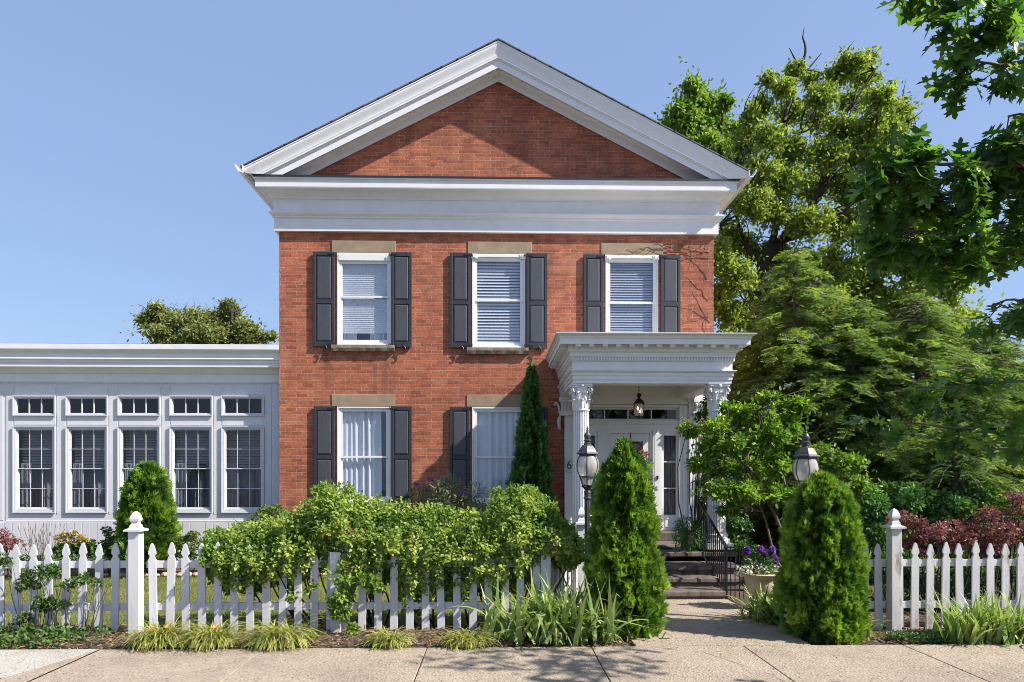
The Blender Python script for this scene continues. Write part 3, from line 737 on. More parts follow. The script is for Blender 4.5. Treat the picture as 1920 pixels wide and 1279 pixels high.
    # room behind
# shutters
for k, (a, b, c, d) in enumerate(SHUT):
    X0, X1, Z0, Z1 = rect(a, b, c, d, YF - .05)
    mb = MB(); y0, y1 = YF - .055, YF - .018
    t = .055; zm = Z0 + (Z1 - Z0) * .475
    frame_ring(mb, X0, X1, Z0, Z1, t, y0, y1, .08, .10); mb.box(X0 + t, X1 - t, y0, y1, zm - .04, zm + .04)
    mb.box(X0 + t, X1 - t, y0 + .018, y1 - .002, Z0 + .1, Z1 - .08)
    sh = mb.build('shutter', M['shutter'], house, bevel=.005)
    for z0, z1 in ((Z0 + .10, zm - .04), (zm + .04, Z1 - .08)):
        p = MB(); e = .03; xa, xb = X0 + t + .006, X1 - t - .006; za_, zb_ = z0 + .006, z1 - .006
        p.add([(xa, y0 + .015, za_), (xb, y0 + .015, za_), (xb, y0 + .015, zb_), (xa, y0 + .015, zb_), (xa + e, y0 + .002, za_ + e), (xb - e, y0 + .002, za_ + e), (xb - e, y0 + .002, zb_ - e), (xa + e, y0 + .002, zb_ - e)],
              [(4, 5, 6, 7), (0, 1, 5, 4), (1, 2, 6, 5), (2, 3, 7, 6), (3, 0, 4, 7)])
        p.build('panel', M['shutter_panel_sheen'], sh)
    inner = X1 if k % 2 == 0 else X0; sg = 1 if k % 2 == 0 else -1
    for hz in (Z1 - .045, Z0 + .05):
        h = MB(); h.box(inner - sg * .13, inner + sg * .045, y0 - .007, y0 - .0005, hz - .013, hz + .013); h.tube([(inner + sg * .03, y0 - .004, hz - .03), (inner + sg * .03, y0 - .004, hz + .03)], .009); h.build('hinge', M['iron'], sh)
    h = MB(); xc = (X0 + X1) / 2 + (.02 if k % 2 == 0 else .04); pts = [(xc + .045 * math.sin(q), YF - .075, Z0 - .03 + .055 * math.cos(q * 1.0) - .02 * q * .3) for q in np.linspace(-.6, 4.2, 14)]
    h.tube([(xc, YF, Z0 - .03), (xc, YF - .07, Z0 - .03)], .009); h.tube(pts, [.012] * 10 + [.01, .008, .006, .004]); h.build('holdback', M['iron'], sh)

# ------------------------------------------------------------------ entrance: surround, door, porch
YD = YF - .02
def bx(mb, a, b, c, d, Y, t, back=.0):
    """pixel rectangle at depth Y made a board of thickness t behind it"""
    X0, X1, Z0, Z1 = rect(a, b, c, d, Y); mb.box(X0, X1, Y, Y + t, Z0, Z1)
Y1 = YF - .10
sur = MB()
XS0, XS1 = PX(1058.5, Y1), PX(1316, Y1)
zpc = 3.74
# outer pilasters (flat panelled boards on the brick)
for xa, xb in ((1058.5, 1079), (1292, 1316)):
    X0, X1 = PX(xa, Y1), PX(xb, Y1); sur.box(X0, X1, Y1, YF + .02, ZFL, 3.30)
    sur.box(X0 - .02, X1 + .02, Y1 - .03, YF + .02, ZFL, ZFL + .2)
    sur.box(X0 - .03, X1 + .03, Y1 - .035, YF + .02, 3.30, 3.345); sur.box(X0 - .055, X1 + .055, Y1 - .06, YF + .02, 3.345, 3.40)
    frame_ring(sur, X0 + .0, X1 - .0, ZFL + .21, 3.28, .045, Y1 - .014, Y1, .05, .05)
xi0, xi1 = PX(1079, Y1), PX(1292, Y1)
# wall board above the transom up to the porch ceiling
sur.box(xi0, xi1, Y1 + .03, YF + .02, PZ(757, Y1), 3.299)
sur.box(XS0, XS1, Y1 + .02, YF + .02, 3.405, zpc + .1)
sur.box(XS0 + .0, XS1, Y1 + .025, YF + .02, 3.2995, 3.3995) if False else None
sur.box(xi0, xi1, Y1 + .032, YF + .02, 3.2992, 3.4048)
# nested frame round the transom + door
Y2 = YF + .03
fr = [(1079, 1100), (1272, 1292)]
for a, b in fr:
    X0, X1 = PX(a, Y2), PX(b, Y2); sur.box(X0, X1, Y1 + .05, Y2 + .1, ZFL, PZ(757.5, Y1)); w3 = (X1 - X0) / 3
    sur.box(X0 + w3, X1 - w3, Y1 + .03, Y1 + .0495, ZFL, PZ(760, Y1))
XA, XB = PX(1100, Y2), PX(1272, Y2)
sur.box(XA, XB, Y1 + .06, Y2 + .1, PZ(764, Y2), PZ(757.5, Y1))        # head above transom
zt0, zt1 = PZ(808, Y2), PZ(788, Y2)                                   # door head beam
sur.box(XA, XB, Y2 - .02, Y2 + .1, zt0, zt1 + .0); sur.box(XA, XB, Y2 - .06, Y2 - .0205, zt1 - .05, zt1 - .01); sur.box(XA, XB, Y2 - .04, Y2 - .0205, zt1 - .085, zt1 - .0505)
# inner pilasters between door and sidelights
for a, b in ((1120, 1139), (1223, 1240)):
    X0, X1 = PX(a, Y2), PX(b, Y2); sur.box(X0, X1, Y2 - .03, Y2 + .1, ZFL + .25, zt0); sur.box(X0 - .008, X1 + .008, Y2 - .045, Y2 + .1, ZFL, ZFL + .25)
    sur.box(X0 + .035, X1 - .035, Y2 - .036, Y2 - .0305, ZFL + .3, zt0 - .05)
sur.build('door_surround', M['white'], house, bevel=.004)
# transom light
tr = MB(); X0, X1 = XA, XB; z0, z1 = zt1, PZ(764, Y2); frame_ring(tr, X0, X1, z0, z1, .035, Y2 + .02, Y2 + .06)
for px in (1134, 1178, 1222): x = PX(px, Y2); tr.box(x - .011, x + .011, Y2 + .025, Y2 + .055, z0 + .035, z1 - .035)
tw = tr.build('transom_window', M['white_trim'], house)
g = MB(); g.add([(X0, Y2 + .04, z0), (X1, Y2 + .04, z0), (X1, Y2 + .04, z1), (X0, Y2 + .04, z1)], [(0, 1, 2, 3)]); g.build('pane', M['glass_dark'], tw)
# sidelights
for a, b in ((1100, 1120), (1240.5, 1272)):
    X0, X1 = PX(a, Y2), PX(b, Y2); z0 = ZFL; z1 = zt0; zb = PZ(966, Y2)
    s = MB(); s.box(X0, X0 + .045, Y2 + .0, Y2 + .06, z0, z1); s.box(X1 - .045, X1, Y2 + .0, Y2 + .06, z0, z1); s.box(X0 + .045, X1 - .045, Y2 + .0, Y2 + .06, z0, zb); s.box(X0 + .045, X1 - .045, Y2 + .0, Y2 + .06, z1 - .09, z1)
    frame_ring(s, X0 + .07, X1 - .07, z0 + .06, zb - .06, .02, Y2 - .008, Y2)
    for py in (866, 916): z = PZ(py, Y2); s.box(X0 + .045, X1 - .045, Y2 + .01, Y2 + .05, z - .012, z + .012)
    sd = s.build('sidelight', M['white_trim'], house, bevel=.003)
    g = MB(); g.add([(X0, Y2 + .035, zb), (X1, Y2 + .035, zb), (X1, Y2 + .035, z1), (X0, Y2 + .035, z1)], [(0, 1, 2, 3)]); g.build('pane', M['glass_dark'], sd)
    curtain_mb(X0 + .03, X1 - .03, zb - .05, z1, Y2 + .12, 7, .012, seed=2).build('curtain', M['drape_grey'], sd)
# storm door + inner door
X0, X1, Z0, Z1 = PX(1139.5, Y2), PX(1222.5, Y2), ZFL + .01, zt0
d = MB(); frame_ring(d, X0, X1, Z0, Z1, .045, Y2 - .012, Y2 + .05, .05, .0001)
xa, xb, z1 = X0 + .05, X1 - .05, Z1 - .055
frame_ring(d, xa, xb, Z0, z1, .135, Y2 + .0, Y2 + .04, .155, .28)
frame_ring(d, xa + .11, xb - .11, Z0 + .255, z1 - .13, .024, Y2 - .006, Y2 - .0002)
dr = d.build('front_door', M['white_trim'], house, bevel=.003)
g = MB(); g.add([(xa + .13, Y2 + .02, Z0 + .28), (xb - .13, Y2 + .02, Z0 + .28), (xb - .13, Y2 + .02, z1 - .15), (xa + .13, Y2 + .02, z1 - .15)], [(0, 1, 2, 3)]); g.build('pane', M['glass_dark'], dr)
g = MB(); g.box(xa, xb, Y2 + .09, Y2 + .13, Z0, z1 + .03); g.build('inner_door', M['inner_door'], dr)
g = MB(); hx = PX(1216, Y2); g.box(hx - .018, hx + .018, Y2 - .012, Y2 - .0005, PZ(930, Y2), PZ(903, Y2)); g.tube([(hx, Y2 - .012, PZ(909, Y2)), (hx, Y2 - .05, PZ(911, Y2)), (hx, Y2 - .05, PZ(923, Y2)), (hx, Y2 - .012, PZ(925, Y2))], .009); g.build('handle', M['bronze'], dr)
g = MB(); xc = PX(1182, Y2); g.box(xc - .009, xc + .009, Y2 - .012, Y2 - .007, z1 - .16, z1 + .04); g.build('wreath_hanger', M['bronze'], dr)
g = MB(); hx = PX(1232, Y2); g.box(hx - .017, hx + .017, Y2 - .052, Y2 - .037, PZ(899, Y2), PZ(892, Y2)); g.box(hx - .010, hx + .010, Y2 - .056, Y2 - .0525, PZ(898, Y2), PZ(893, Y2)); g.build('doorbell', M['bronze'], house)
g = MB(); g.box(hx - .02, hx + .02, Y2 - .05, Y2 - .037, PZ(918, Y2), PZ(911, Y2)); g.build('doorbell', M['plaque'], house)
# house number
X0, X1, Z0, Z1 = rect(1059.5, 1083, 858, 885, Y1 - .02)
g = MB(); g.box(X0, X1, Y1 - .035, Y1 - .0145, Z0, Z1); frame_ring(g, X0, X1, Z0, Z1, .012, Y1 - .042, Y1 - .0352); pq = g.build('number_plaque', M['plaque'], house, bevel=.003)
cu = bpy.data.curves.new('digits', 'FONT'); cu.body = '60'; cu.size = .235; cu.extrude = .002; cu.resolution_u = 4
to = bpy.data.objects.new('tmp', cu); C.objects.link(to); bpy.context.view_layer.update()
me = bpy.data.meshes.new_from_object(to); bpy.data.objects.remove(to); me.name = 'digits'
me.materials.clear(); me.materials.append(M['blackpaint'])
dg = bpy.data.objects.new('digits', me); C.objects.link(dg); dg.parent = pq
dg.rotation_euler = (R(90), 0, 0); dg.scale = (.95, 1, 1); dg.location = (X0 + .025, Y1 - .0375 - YF, Z0 + .06)
# near-black sheet added behind the windows, in place of the rooms' shade
g = MB(); g.add([(XL + .1, YF + 1.6, 0), (XR - .1, YF + 1.6, 0), (XR - .1, YF + 1.6, 7), (XL + .1, YF + 1.6, 7)], [(0, 1, 2, 3)]); g.build('dark_backing', M['dark_interior'], house)

# porch roof and entablature
YA = 11.30; QL, QR = 1.28, 3.928; YW = YF + .0
def q(py, o): return PZ(py, YA - o, 930)
pf = [(-.16, q(718, 0)), (.0, q(718, 0)), (.0, q(711, 0)), (.012, q(711, .01)), (.012, q(704, .01)), (.026, q(703.5, .02)), (.026, q(698, .02)), (.05, q(696, .05)), (.07, q(694, .07)), (.07, q(692.8, .07)), (.012, q(692.3, .01)),
      (.012, q(677, .01)), (.03, q(676.5, .03)), (.03, q(668.3, .03)), (.055, q(668, .055)), (.055, q(660.5, .055)), (.085, q(658, .08)), (.09, q(655.5, .09)), (.09, q(645, .09) + .0), (.234, q(644, .234)), (.234, q(633, .234)), (.25, q(632.5, .25)), (.255, q(629, .255)), (.285, q(625.5, .285)), (.31, q(624.5, .31)), (.315, q(623, .315)), (.315, q(621.8, .315)), (.0, q(621, .31) + .03)]
mb = MB(); mb.ring_u(QL, QR, YA, YW, pf)
zr = q(621, .31) + .03
mb.add([(QL, YA, zr), (QR, YA, zr), (QR, YW, zr + .04), (QL, YW, zr + .04)], [(0, 1, 2, 3)])
zb = q(718, 0)
# inner faces of the beam, and the ceiling
i = .30
mb.add([(QL + i, YA + i, zb), (QR - i, YA + i, zb), (QR - i, YW, zb), (QL + i, YW, zb), (QL + i, YA + i, zpc), (QR - i, YA + i, zpc), (QR - i, YW, zpc), (QL + i, YW, zpc)], [(0, 4, 5, 1), (1, 5, 6, 2), (0, 3, 7, 4), (4, 7, 6, 5)])
mb.add([(QL + .16, YA + .16, zb), (QR - .16, YA + .16, zb), (QR - i, YA + i, zb), (QL + i, YA + i, zb), (QL + .16, YW, zb), (QL + i, YW, zb), (QR - .16, YW, zb), (QR - i, YW, zb)], [(0, 3, 2, 1), (0, 4, 5, 3), (1, 2, 7, 6)])
porch = mb.build('porch_entablature', M['white_trim'], house)
# modillions and dentils
def modil(mb, x, y, dx, dy):   # dx, dy: outward direction
    z1 = q(645, .09) - .003; z0 = z1 - .062
    for (o0, o1, h0) in ((.088, .20, 0), (.2, .215, .012)):
        if dy: mb.box(x - .042, x + .042, y - .0 + dy * o0, y + dy * o1, z0 + h0, z1)
        else: mb.box(x + dx * o0, x + dx * o1, y - .042, y + .042, z0 + h0, z1)
ppm = FPX / (YA - .15)
def modil1(*a):
    mb = MB(); modil(mb, *a); mb.build('modillion', M['white_trim'], porch, bevel=.006)
for kx in range(13): modil1(PX(1079.5 + 25.25 * kx + 4, YA - .15), YA, 0, -1)
ky = 0
yy = YA + .10
while yy < YW - .1:
    modil1(QL, yy, -1, 0); modil1(QR, yy, 1, 0); yy += .225
de = MB(); x = QL - .02
while x < QR + .02: de.box(x, x + .024, YA - .052, YA - .0305, q(675, .05), q(668.6, .05)); x += .047
y = YA - .02
while y < YW - .05:
    de.box(QL - .052, QL - .0305, y, y + .024, q(675, .05), q(668.6, .05)); de.box(QR + .0305, QR + .052, y, y + .024, q(675, .05), q(668.6, .05)); y += .047
de.build('dentils', M['white_trim'], porch)
# porch columns
ZC0 = .60; ZC1 = zb
def capital(mb, cx, cy, z0, z1, r):
    h = z1 - z0
    mb.lathe([(r * 1.0, 0), (r * 1.12, .015), (r * 1.12, .035), (r * .98, .045), (r * .95, h * .3), (r * 1.0, h * .6), (r * 1.22, h * .82), (r * 1.3, h * .86)], (cx, cy, z0), 24)
    # abacus with concave sides
    pts = []; s = r * 1.62
    for k in range(4):
        a = math.pi / 4 + k * math.pi / 2
        for t in (-.14, .14): pts.append((s * 1.12 * math.cos(a + t * .6), s * 1.12 * math.sin(a + t * .6)))
        a2 = a + math.pi / 4; pts.append((s * .80 * math.cos(a2), s * .80 * math.sin(a2)))
    n = len(pts)
    for za_, zb_, f in ((h * .87, h * .92, .93), (h * .922, h, 1.0)):
        mb.add([(cx + x * f, cy + y * f, z0 + za_) for x, y in pts] + [(cx + x * f, cy + y * f, z0 + zb_) for x, y in pts], [tuple(range(n - 1, -1, -1)), tuple(range(n, 2 * n))] + [(i, (i + 1) % n, (i + 1) % n + n, i + n) for i in range(n)])
    # two tiers of acanthus leaves that curl outwards
    for tier, (zz0, hh, off, ww) in enumerate(((.045, h * .34, 0, .42), (.06, h * .58, math.pi / 8, .36))):
        for k in range(8):
            a = k * math.pi / 4 + off; rad = Vector((math.cos(a), math.sin(a), 0)); tan = Vector((-math.sin(a), math.cos(a), 0))
            prof = [(r * 1.0, zz0), (r * 1.06, zz0 + hh * .35), (r * 1.1, zz0 + hh * .7), (r * 1.28, zz0 + hh * .96), (r * 1.46, zz0 + hh * 1.0), (r * 1.5, zz0 + hh * .9)]
            wd = [.75, 1, .95, .8, .6, .35]; vs = []
            for (rr, z), w_ in zip(prof, wd):
                for t in (-1, -.5, 0, .5, 1):
                    p = Vector((cx, cy, z0 + z)) + rad * (rr - abs(t) * .012 + (.012 if t == 0 else 0)) + tan * (t * w_ * r * ww); vs.append(p)
            fs = [(i * 5 + j, i * 5 + j + 1, i * 5 + j + 6, i * 5 + j + 5) for i in range(5) for j in range(4)]
            mb.add(vs, fs)
    # corner volutes and small middle helices
    for k in range(4):
        a = math.pi / 4 + k * math.pi / 2; rad = Vector((math.cos(a), math.sin(a), 0)); tan = Vector((-math.sin(a), math.cos(a), 0))
        for sg in (-1, 1):
            pts = [Vector((cx, cy, z0 + h * .42)) + rad * r * 1.05 + tan * sg * r * .35, Vector((cx, cy, z0 + h * .62)) + rad * r * 1.15 + tan * sg * r * .22]
            for t in np.linspace(0, 1, 14):
                an = 2.4 - t * 7.5; rr = .042 * (1 - t * .8)
                pts.append(Vector((cx, cy, z0 + h * .76)) + rad * (r * 1.55 + rr * math.cos(an) * 1.0) + Vector((0, 0, rr * math.sin(an))) + tan * sg * .012)
            mb.tube(pts, [.012] * (len(pts) - 6) + [.011, .010, .009, .008, .007, .006], 6)
        a += math.pi / 4; rad = Vector((math.cos(a), math.sin(a), 0)); tan = Vector((-math.sin(a), math.cos(a), 0))
        for sg in (-1, 1):
            pts = [Vector((cx, cy, z0 + h * .45)) + rad * r * 1.1 + tan * sg * r * .45]
            for t in np.linspace(0, 1, 10):
                an = 2.6 - t * 6; rr = .03 * (1 - t * .75)
                pts.append(Vector((cx, cy, z0 + h * .74)) + rad * (r * 1.12) + tan * sg * (r * .28 + rr * math.cos(an)) + Vector((0, 0, rr * math.sin(an))))
            mb.tube(pts, .009, 5)
        c = Vector((cx, cy, z0 + h * .93)) + rad * (r * 1.33)
        mb.lathe([(.002, -.03), (.028, -.018), (.034, 0), (.028, .018), (.002, .03)], c, 8)
def column(cx, cy):
    rt, rb = .130, .150; z1 = ZC1 - .46
    fl = lambda a, z: 1 - .17 * max(0, math.cos(a * 20)) ** .9
    H = z1 - (ZC0 + .30)
    sh = MB(); sh.lathe([(rb, 0)] + [(rb - (rb - rt) * t ** 1.5, H * t) for t in (.1, .3, .5, .7, .85, 1)], (cx, cy, ZC0 + .30), 20 * 8, rfun=fl)
    o = sh.build('column', M['white_trim'], house, smooth=False)
    c = MB(); capital(c, cx, cy, z1, ZC1, rt); c.build('capital', M['white_trim'], o, smooth=True)
    b = MB(); b.box(cx - .22, cx + .22, cy - .22, cy + .22, ZC0, ZC0 + .1); b.lathe([(.205, .1), (.22, .13), (.215, .165), (.18, .18), (.175, .2), (.19, .215), (.19, .24), (.165, .255), (.155, .3)], (cx, cy, ZC0), 32); b.build('column_base', M['white_trim'], o, smooth=True)
YC = YA + .19
column(PX(1089.5, YC), YC); column(PX(1343.5, YC), YC)
# responds against the wall with their own small capitals
for px in (1060, 1312):
    c = MB(); cx = PX(px, YF - .2); sgn = -1 if px < 1200 else 1
    c.box(cx - .12, cx + .12, YF - .23, YF - .101, 3.0, 3.05); c.box(cx - .14, cx + .14, YF - .25, YF - .101, 3.05, 3.08)
    c.box(cx - .08, cx + .08, YF - .19, YF - .101, 3.08, 3.27); c.box(cx - .12, cx + .12, YF - .24, YF - .101, 3.27, ZC1 - .001)
    for k in range(3):
        x = cx + (k - 1) * .055
        c.tube([(x, YF - .195, 3.09), (x, YF - .215, 3.17), (x + (k - 1) * .02, YF - .25, 3.24), (x + (k - 1) * .04, YF - .27, 3.22)], [.022, .024, .02, .01], 6)
    if px < 1200:
        c.tube([(cx - .11, YF - .16, 3.1), (cx - .14, YF - .18, 3.2), (cx - .19, YF - .2, 3.26), (cx - .22, YF - .2, 3.22), (cx - .19, YF - .2, 3.19)], [.02, .024, .02, .015, .01], 6)
        c.box(cx - .10, cx - .091, YF - .16, YF, 2.72, 3.0); c.tube([(cx - .1, YF - .07, 2.98), (cx - .125, YF - .07, 2.9), (cx - .11, YF - .07, 2.8), (cx - .125, YF - .07, 2.74)], [.03, .035, .03, .02], 8)
    c.build('pilaster', M['white_trim'], house, bevel=.004)

# ================================================================== STONE STEPS, RAILING, PORCH THINGS
st = thing('stone_steps', 'worn brown stone steps rising to the white porch', 'steps', (2.6, 9.95, 0))
X0s, X1s = 1.55, PX(1368, 9.95)
rows = [(9.95, .0, .135, 1.75, PX(1361, 9.95)), (10.36, .10, .268, 1.6, PX(1388, 10.36)), (10.70, .2, .412, 1.6, PX(1388, 10.7)), (11.22, .3, .56, 1.2, 4.0)]
for i, (y0, zb_, z, xa, xb) in enumerate(rows):
    ye = rows[i + 1][0] + .03 if i < 3 else YF
    mb = MB(); n = 40; vs = []; fs = []
    pr = [(y0 + .03, -.1 if i == 0 else rows[i - 1][2] - .03), (y0 + .03, z - .085), (y0 + .012, z - .08), (y0 - .004, z - .06), (y0, z - .012), (y0 + .012, z), (ye, z)]
    for k in range(n + 1):
        x = xa + (xb - xa) * k / n; w1 = mnoise.noise(Vector((x * 2.3, i * 7.1, 0))) * .010; w2 = mnoise.noise(Vector((x * 8, i * 3.1, 5))) * .005
        vs += [(x, y + (w1 + w2 if 1 < j < 6 else 0), zq + (w2 if j in (3, 4, 5) else 0)) for j, (y, zq) in enumerate(pr)]
    L = len(pr)
    for k in range(n):
        for j in range(L - 1): a = k * L + j; fs.append((a, a + L, a + L + 1, a + 1))
    fs.append(tuple(range(L))); fs.append(tuple(n * L + j for j in range(L - 1, -1, -1)))
    mb.add(vs, fs); mb.build('step', M['step'], st)
mb = MB(); yth = YF - .47; mb.box(PX(1180, yth) - 1.2, PX(1278, yth) + .1, yth, YF + .15, .561, ZFL - .0); mb.build('threshold', M['step'], st, bevel=.012)
mb = MB(); mb.box(1.22, 3.98, 11.25, YF, -.1, .5); mb.build('foundation', M['step'], st)

rl = thing('stair_railing', 'black iron railing down the right side of the porch steps', 'railing', (PX(1362, 10.0), 10.0, 0))
def rp(px, py, Y): return P(px, py, Y)
T0 = rp(1308.5, 937, 11.55); T1 = rp(1362, 1026, 10.02); T2 = rp(1398, 1027, 9.98)
B0 = rp(1310, 1026, 11.5); B1 = rp(1361, 1119, 9.99)
mb = MB(); mb.obox(T0, T1, .045, .018); mb.obox(T1 + Vector((-.01, 0, 0)), T2, .045, .018)
mb.tube([T2 + Vector((0, 0, .0)), T2 + Vector((.04, 0, -.02)), T2 + Vector((.05, 0, -.06)), T2 + Vector((.02, 0, -.09)), T2 + Vector((-.01, 0, -.06))], .012); mb.build('handrail', M['iron'], rl)
mb = MB(); mb.obox(B0, B1, .025, .018); mb.obox(rp(1362, 1066, 10.02), rp(1396, 1067, 9.98), .022, .016); mb.build('lower_rail', M['iron'], rl)
mb = MB(); mb.box(T0.x - .014, T0.x + .014, T0.y - .014, T0.y + .014, .56, T0.z); mb.build('post', M['iron'], rl)
mb = MB(); mb.box(T1.x - .014, T1.x + .014, T1.y - .014, T1.y + .014, .0, T1.z); mb.build('post', M['iron'], rl)
for k in range(1, 14):
    t = k / 14; a = T0.lerp(T1, t); b_ = B0.lerp(B1, t); mb = MB(); mb.box(a.x - .008, a.x + .008, a.y - .008, a.y + .008, b_.z, a.z); mb.build('baluster', M['iron'], rl)
for k in range(1, 5):
    t = k / 4.4; a = T1.lerp(T2, t); mb = MB(); mb.tube([(a.x, a.y, .02), (a.x, a.y, a.z)], .007); mb.tube([(a.x - .04, a.y, a.z - .03), (a.x, a.y, a.z - .09), (a.x + .04, a.y, a.z - .03)], .006); mb.build('baluster', M['iron'], rl)

# door mat
mb = MB(); mb.box(PX(1170, 11.8), PX(1258, 11.75), 11.65, 12.25, .562, .577); o = mb.build('door_mat', M['mat'], None, origin=(2.4, 11.9, .56), bevel=.004)
tag(o, 'black door mat lying on the porch floor', 'door mat')
# wreath
WC = P(1183, 862, Y2 - .06)
wr = thing('wreath', 'pink and rust flower wreath hanging on the front door glass', 'wreath', WC)
mb = MB(); mb.tube([WC + Vector((.24 * math.cos(a), 0, .24 * math.sin(a))) for a in np.linspace(0, 2 * math.pi, 25)], .03, 6); mb.build('hoop', M['twig'], wr)
n = 220; an = rng.uniform(0, 2 * np.pi, n); rr = .25 + rng.normal(0, .05, n)
pos = np.array(WC) + np.column_stack([rr * np.cos(an), -rng.uniform(0, .07, n), rr * np.sin(an)])
scatter('foliage', 'oval', pos, rdir(n) + np.array([0, -.4, 0]), np.tile([0, -1, 0], (n, 1)) + rdir(n) * .5, .08, .035, M['l_green'], wr)
n = 20; an = np.linspace(0, 2 * np.pi, n, endpoint=False) + rng.normal(0, .1, n); rr = .25 + rng.normal(0, .03, n)
for k in range(n):
    c = np.array(WC) + np.array([rr[k] * math.cos(an[k]), -.08, rr[k] * math.sin(an[k])])
    mt = M['l_pink'] if k % 4 else (M['l_hydr'] if k % 8 else M['l_whiteflower']); q_ = 5
    scatter('bloom', 'flower', c + rng.normal(0, .006, (q_, 3)), rdir(q_) * .4 + np.array([1, 0, 0]), np.tile([0, -1, .1], (q_, 1)), np.linspace(.075, .03, q_), np.linspace(.075, .03, q_), mt, wr, tint=np.linspace(.2, .9, q_))

# hanging lantern
LY = 12.3; LC = P(1198, 783, LY)
ln = thing('hanging_lantern', 'small bronze glass lantern hanging lit below the porch ceiling', 'lantern', (LC.x, LY, LC.z - .02))
zt_, zb_ = PZ(757, LY), PZ(778, LY); hwd = .085
def hexa(r, z): return [(LC.x + r * math.cos(R(60 * k + 30)), LY + r * math.sin(R(60 * k + 30)), z) for k in range(6)]
mb = MB(); mb.lathe([(.10, zt_), (.108, zt_ + .012), (.06, zt_ + .075), (.03, zt_ + .10), (.02, zt_ + .12), (.038, zt_ + .14), (.05, zt_ + .16), (.035, zt_ + .185), (.012, zt_ + .2)], (LC.x, LY, 0), 6, rot=R(30)); mb.build('cap', M['bronze'], ln)
mb = MB()
for a_, b_ in zip(hexa(.092, zt_), hexa(.092, zb_ - .02)): mb.tube([a_, b_], .006, 5)
mb.lathe([(.095, zb_ - .035), (.1, zb_ - .03), (.095, zb_ - .02)], (LC.x, LY, 0), 6, rot=R(30)); mb.lathe([(.002, zb_ - .09), (.012, zb_ - .07), (.05, zb_ - .045), (.09, zb_ - .034)], (LC.x, LY, 0), 6, rot=R(30)); mb.build('cage', M['bronze'], ln)
mb = MB(); h1, h2 = hexa(.088, zt_), hexa(.088, zb_ - .02); mb.add(h1 + h2, [(k, (k + 1) % 6, (k + 1) % 6 + 6, k + 6) for k in range(6)]); mb.build('glass', M['lampglass'], ln)
em = bpy.data.materials.new('bulb glow'); em.use_nodes = True; eb = em.node_tree.nodes['Principled BSDF']; eb.inputs['Emission Color'].default_value = (1, .55, .2, 1); eb.inputs['Emission Strength'].default_value = 6
for dx, dz in ((-.022, .02), (.022, -.035)):
    mb = MB(); mb.lathe([(.004, -.035), (.013, -.02), (.016, 0), (.009, .02), (.002, .04)], (LC.x + dx, LY, (zt_ + zb_) / 2 + dz), 8); mb.build('bulb', em, ln, smooth=True)
    mb = MB(); mb.tube([(LC.x + dx, LY, zb_ - .03), (LC.x + dx, LY, (zt_ + zb_) / 2 + dz - .03)], .009, 6); mb.build('candle', M['plaque'], ln)
mb = MB()
z = zt_ + .2; k = 0
while z < zpc - .01:
    ax = Vector((1, 0, 0)) if k % 2 else Vector((0, 1, 0)); mb.tube([Vector((LC.x, LY, z + .017)) + ax * .009 * math.cos(a) + Vector((0, 0, .019 * math.sin(a))) for a in np.linspace(0, 2 * math.pi, 9)], .003, 4); z += .03; k += 1
mb.lathe([(.06, 0), (.055, -.015), (.015, -.03)], (LC.x, LY, zpc), 16); mb.build('chain', M['bronze'], ln)

# ================================================================== SUNROOM WING
YW0 = YF + .31
wing = thing('sunroom_wing', 'one storey pale grey sunroom wing with a row of tall windows', 'building', (-7.5, YW0, 0))
WX0, WX1 = -13.5, XL - .002
WW = [(26, 106), (125, 204), (222, 302), (319, 400), (416, 496)]
h2 = []; 
for a, b in WW: h2.append(rect(a + 1, b - 1, 800, 961, YW0)); h2.append(rect(a + 1, b - 1, 743.5, 779, YW0))
aw = (WW[0][0], WW[0][1])
for k in (1, 2, 3): # windows outside the frame to the left
    dx = (h2[2][0] - h2[0][0]) * k
    if k == 1: continue
    h2.append((h2[0][0] - dx, h2[0][1] - dx, h2[0][2], h2[0][3]))
ztopw = PZ(645, YW0 - .3, 300)
mb = MB(); wall_holes(mb, WX0, WX1, -.1, ztopw - .12, h2, YW0, .12)
mb.add([(WX0, YW0, -.1), (WX0, YW0 + 8, -.1), (WX0, YW0 + 8, ztopw - .12), (WX0, YW0, ztopw - .12)], [(3, 2, 1, 0)])
mb.add([(WX0, YW0 + 8, -.1), (WX1, YW0 + 8, -.1), (WX1, YW0 + 8, ztopw - .12), (WX0, YW0 + 8, ztopw - .12)], [(3, 2, 1, 0)])
mb.add([(WX0, YW0, ztopw - .12), (WX1, YW0, ztopw - .12), (WX1, YW0 + 8, ztopw - .12), (WX0, YW0 + 8, ztopw - .12)], [(0, 1, 2, 3)])
mb.build('wall', M['wing'], wing)
# raised panel trim
mb = MB()
xa, xb, za0, za1 = PX(11, YW0), PX(510, YW0), PZ(974, YW0), PZ(727, YW0)
for (x0, x1, z0, z1) in ((xa, xb, za0 - .01, PZ(962.5, YW0)),): mb.box(x0, x1, YW0 - .009, YW0 - .0005, z0 - .02, z1 - .02)
mb.box(xa - .02, xb + .02, YW0 - .024, YW0 - .0095, za0 - .035, za0 - .012)
edges = [11] + [v for ab in WW for v in ab] + [510]
for k in range(0, len(edges), 2):
    X0, X1 = PX(edges[k], YW0) + .012, PX(edges[k + 1], YW0) - .012; mb.box(X0, X1, YW0 - .009, YW0 - .0005, PZ(962.5, YW0) - .018, za1)
for a, b in WW:
    X0, X1 = PX(a, YW0) + .013, PX(b, YW0) - .013; mb.box(X0, X1, YW0 - .010, YW0 - .0005, PZ(799, YW0) + .01, PZ(780, YW0) - .01); mb.box(X0, X1, YW0 - .009, YW0 - .0005, PZ(742.5, YW0) + .008, za1)
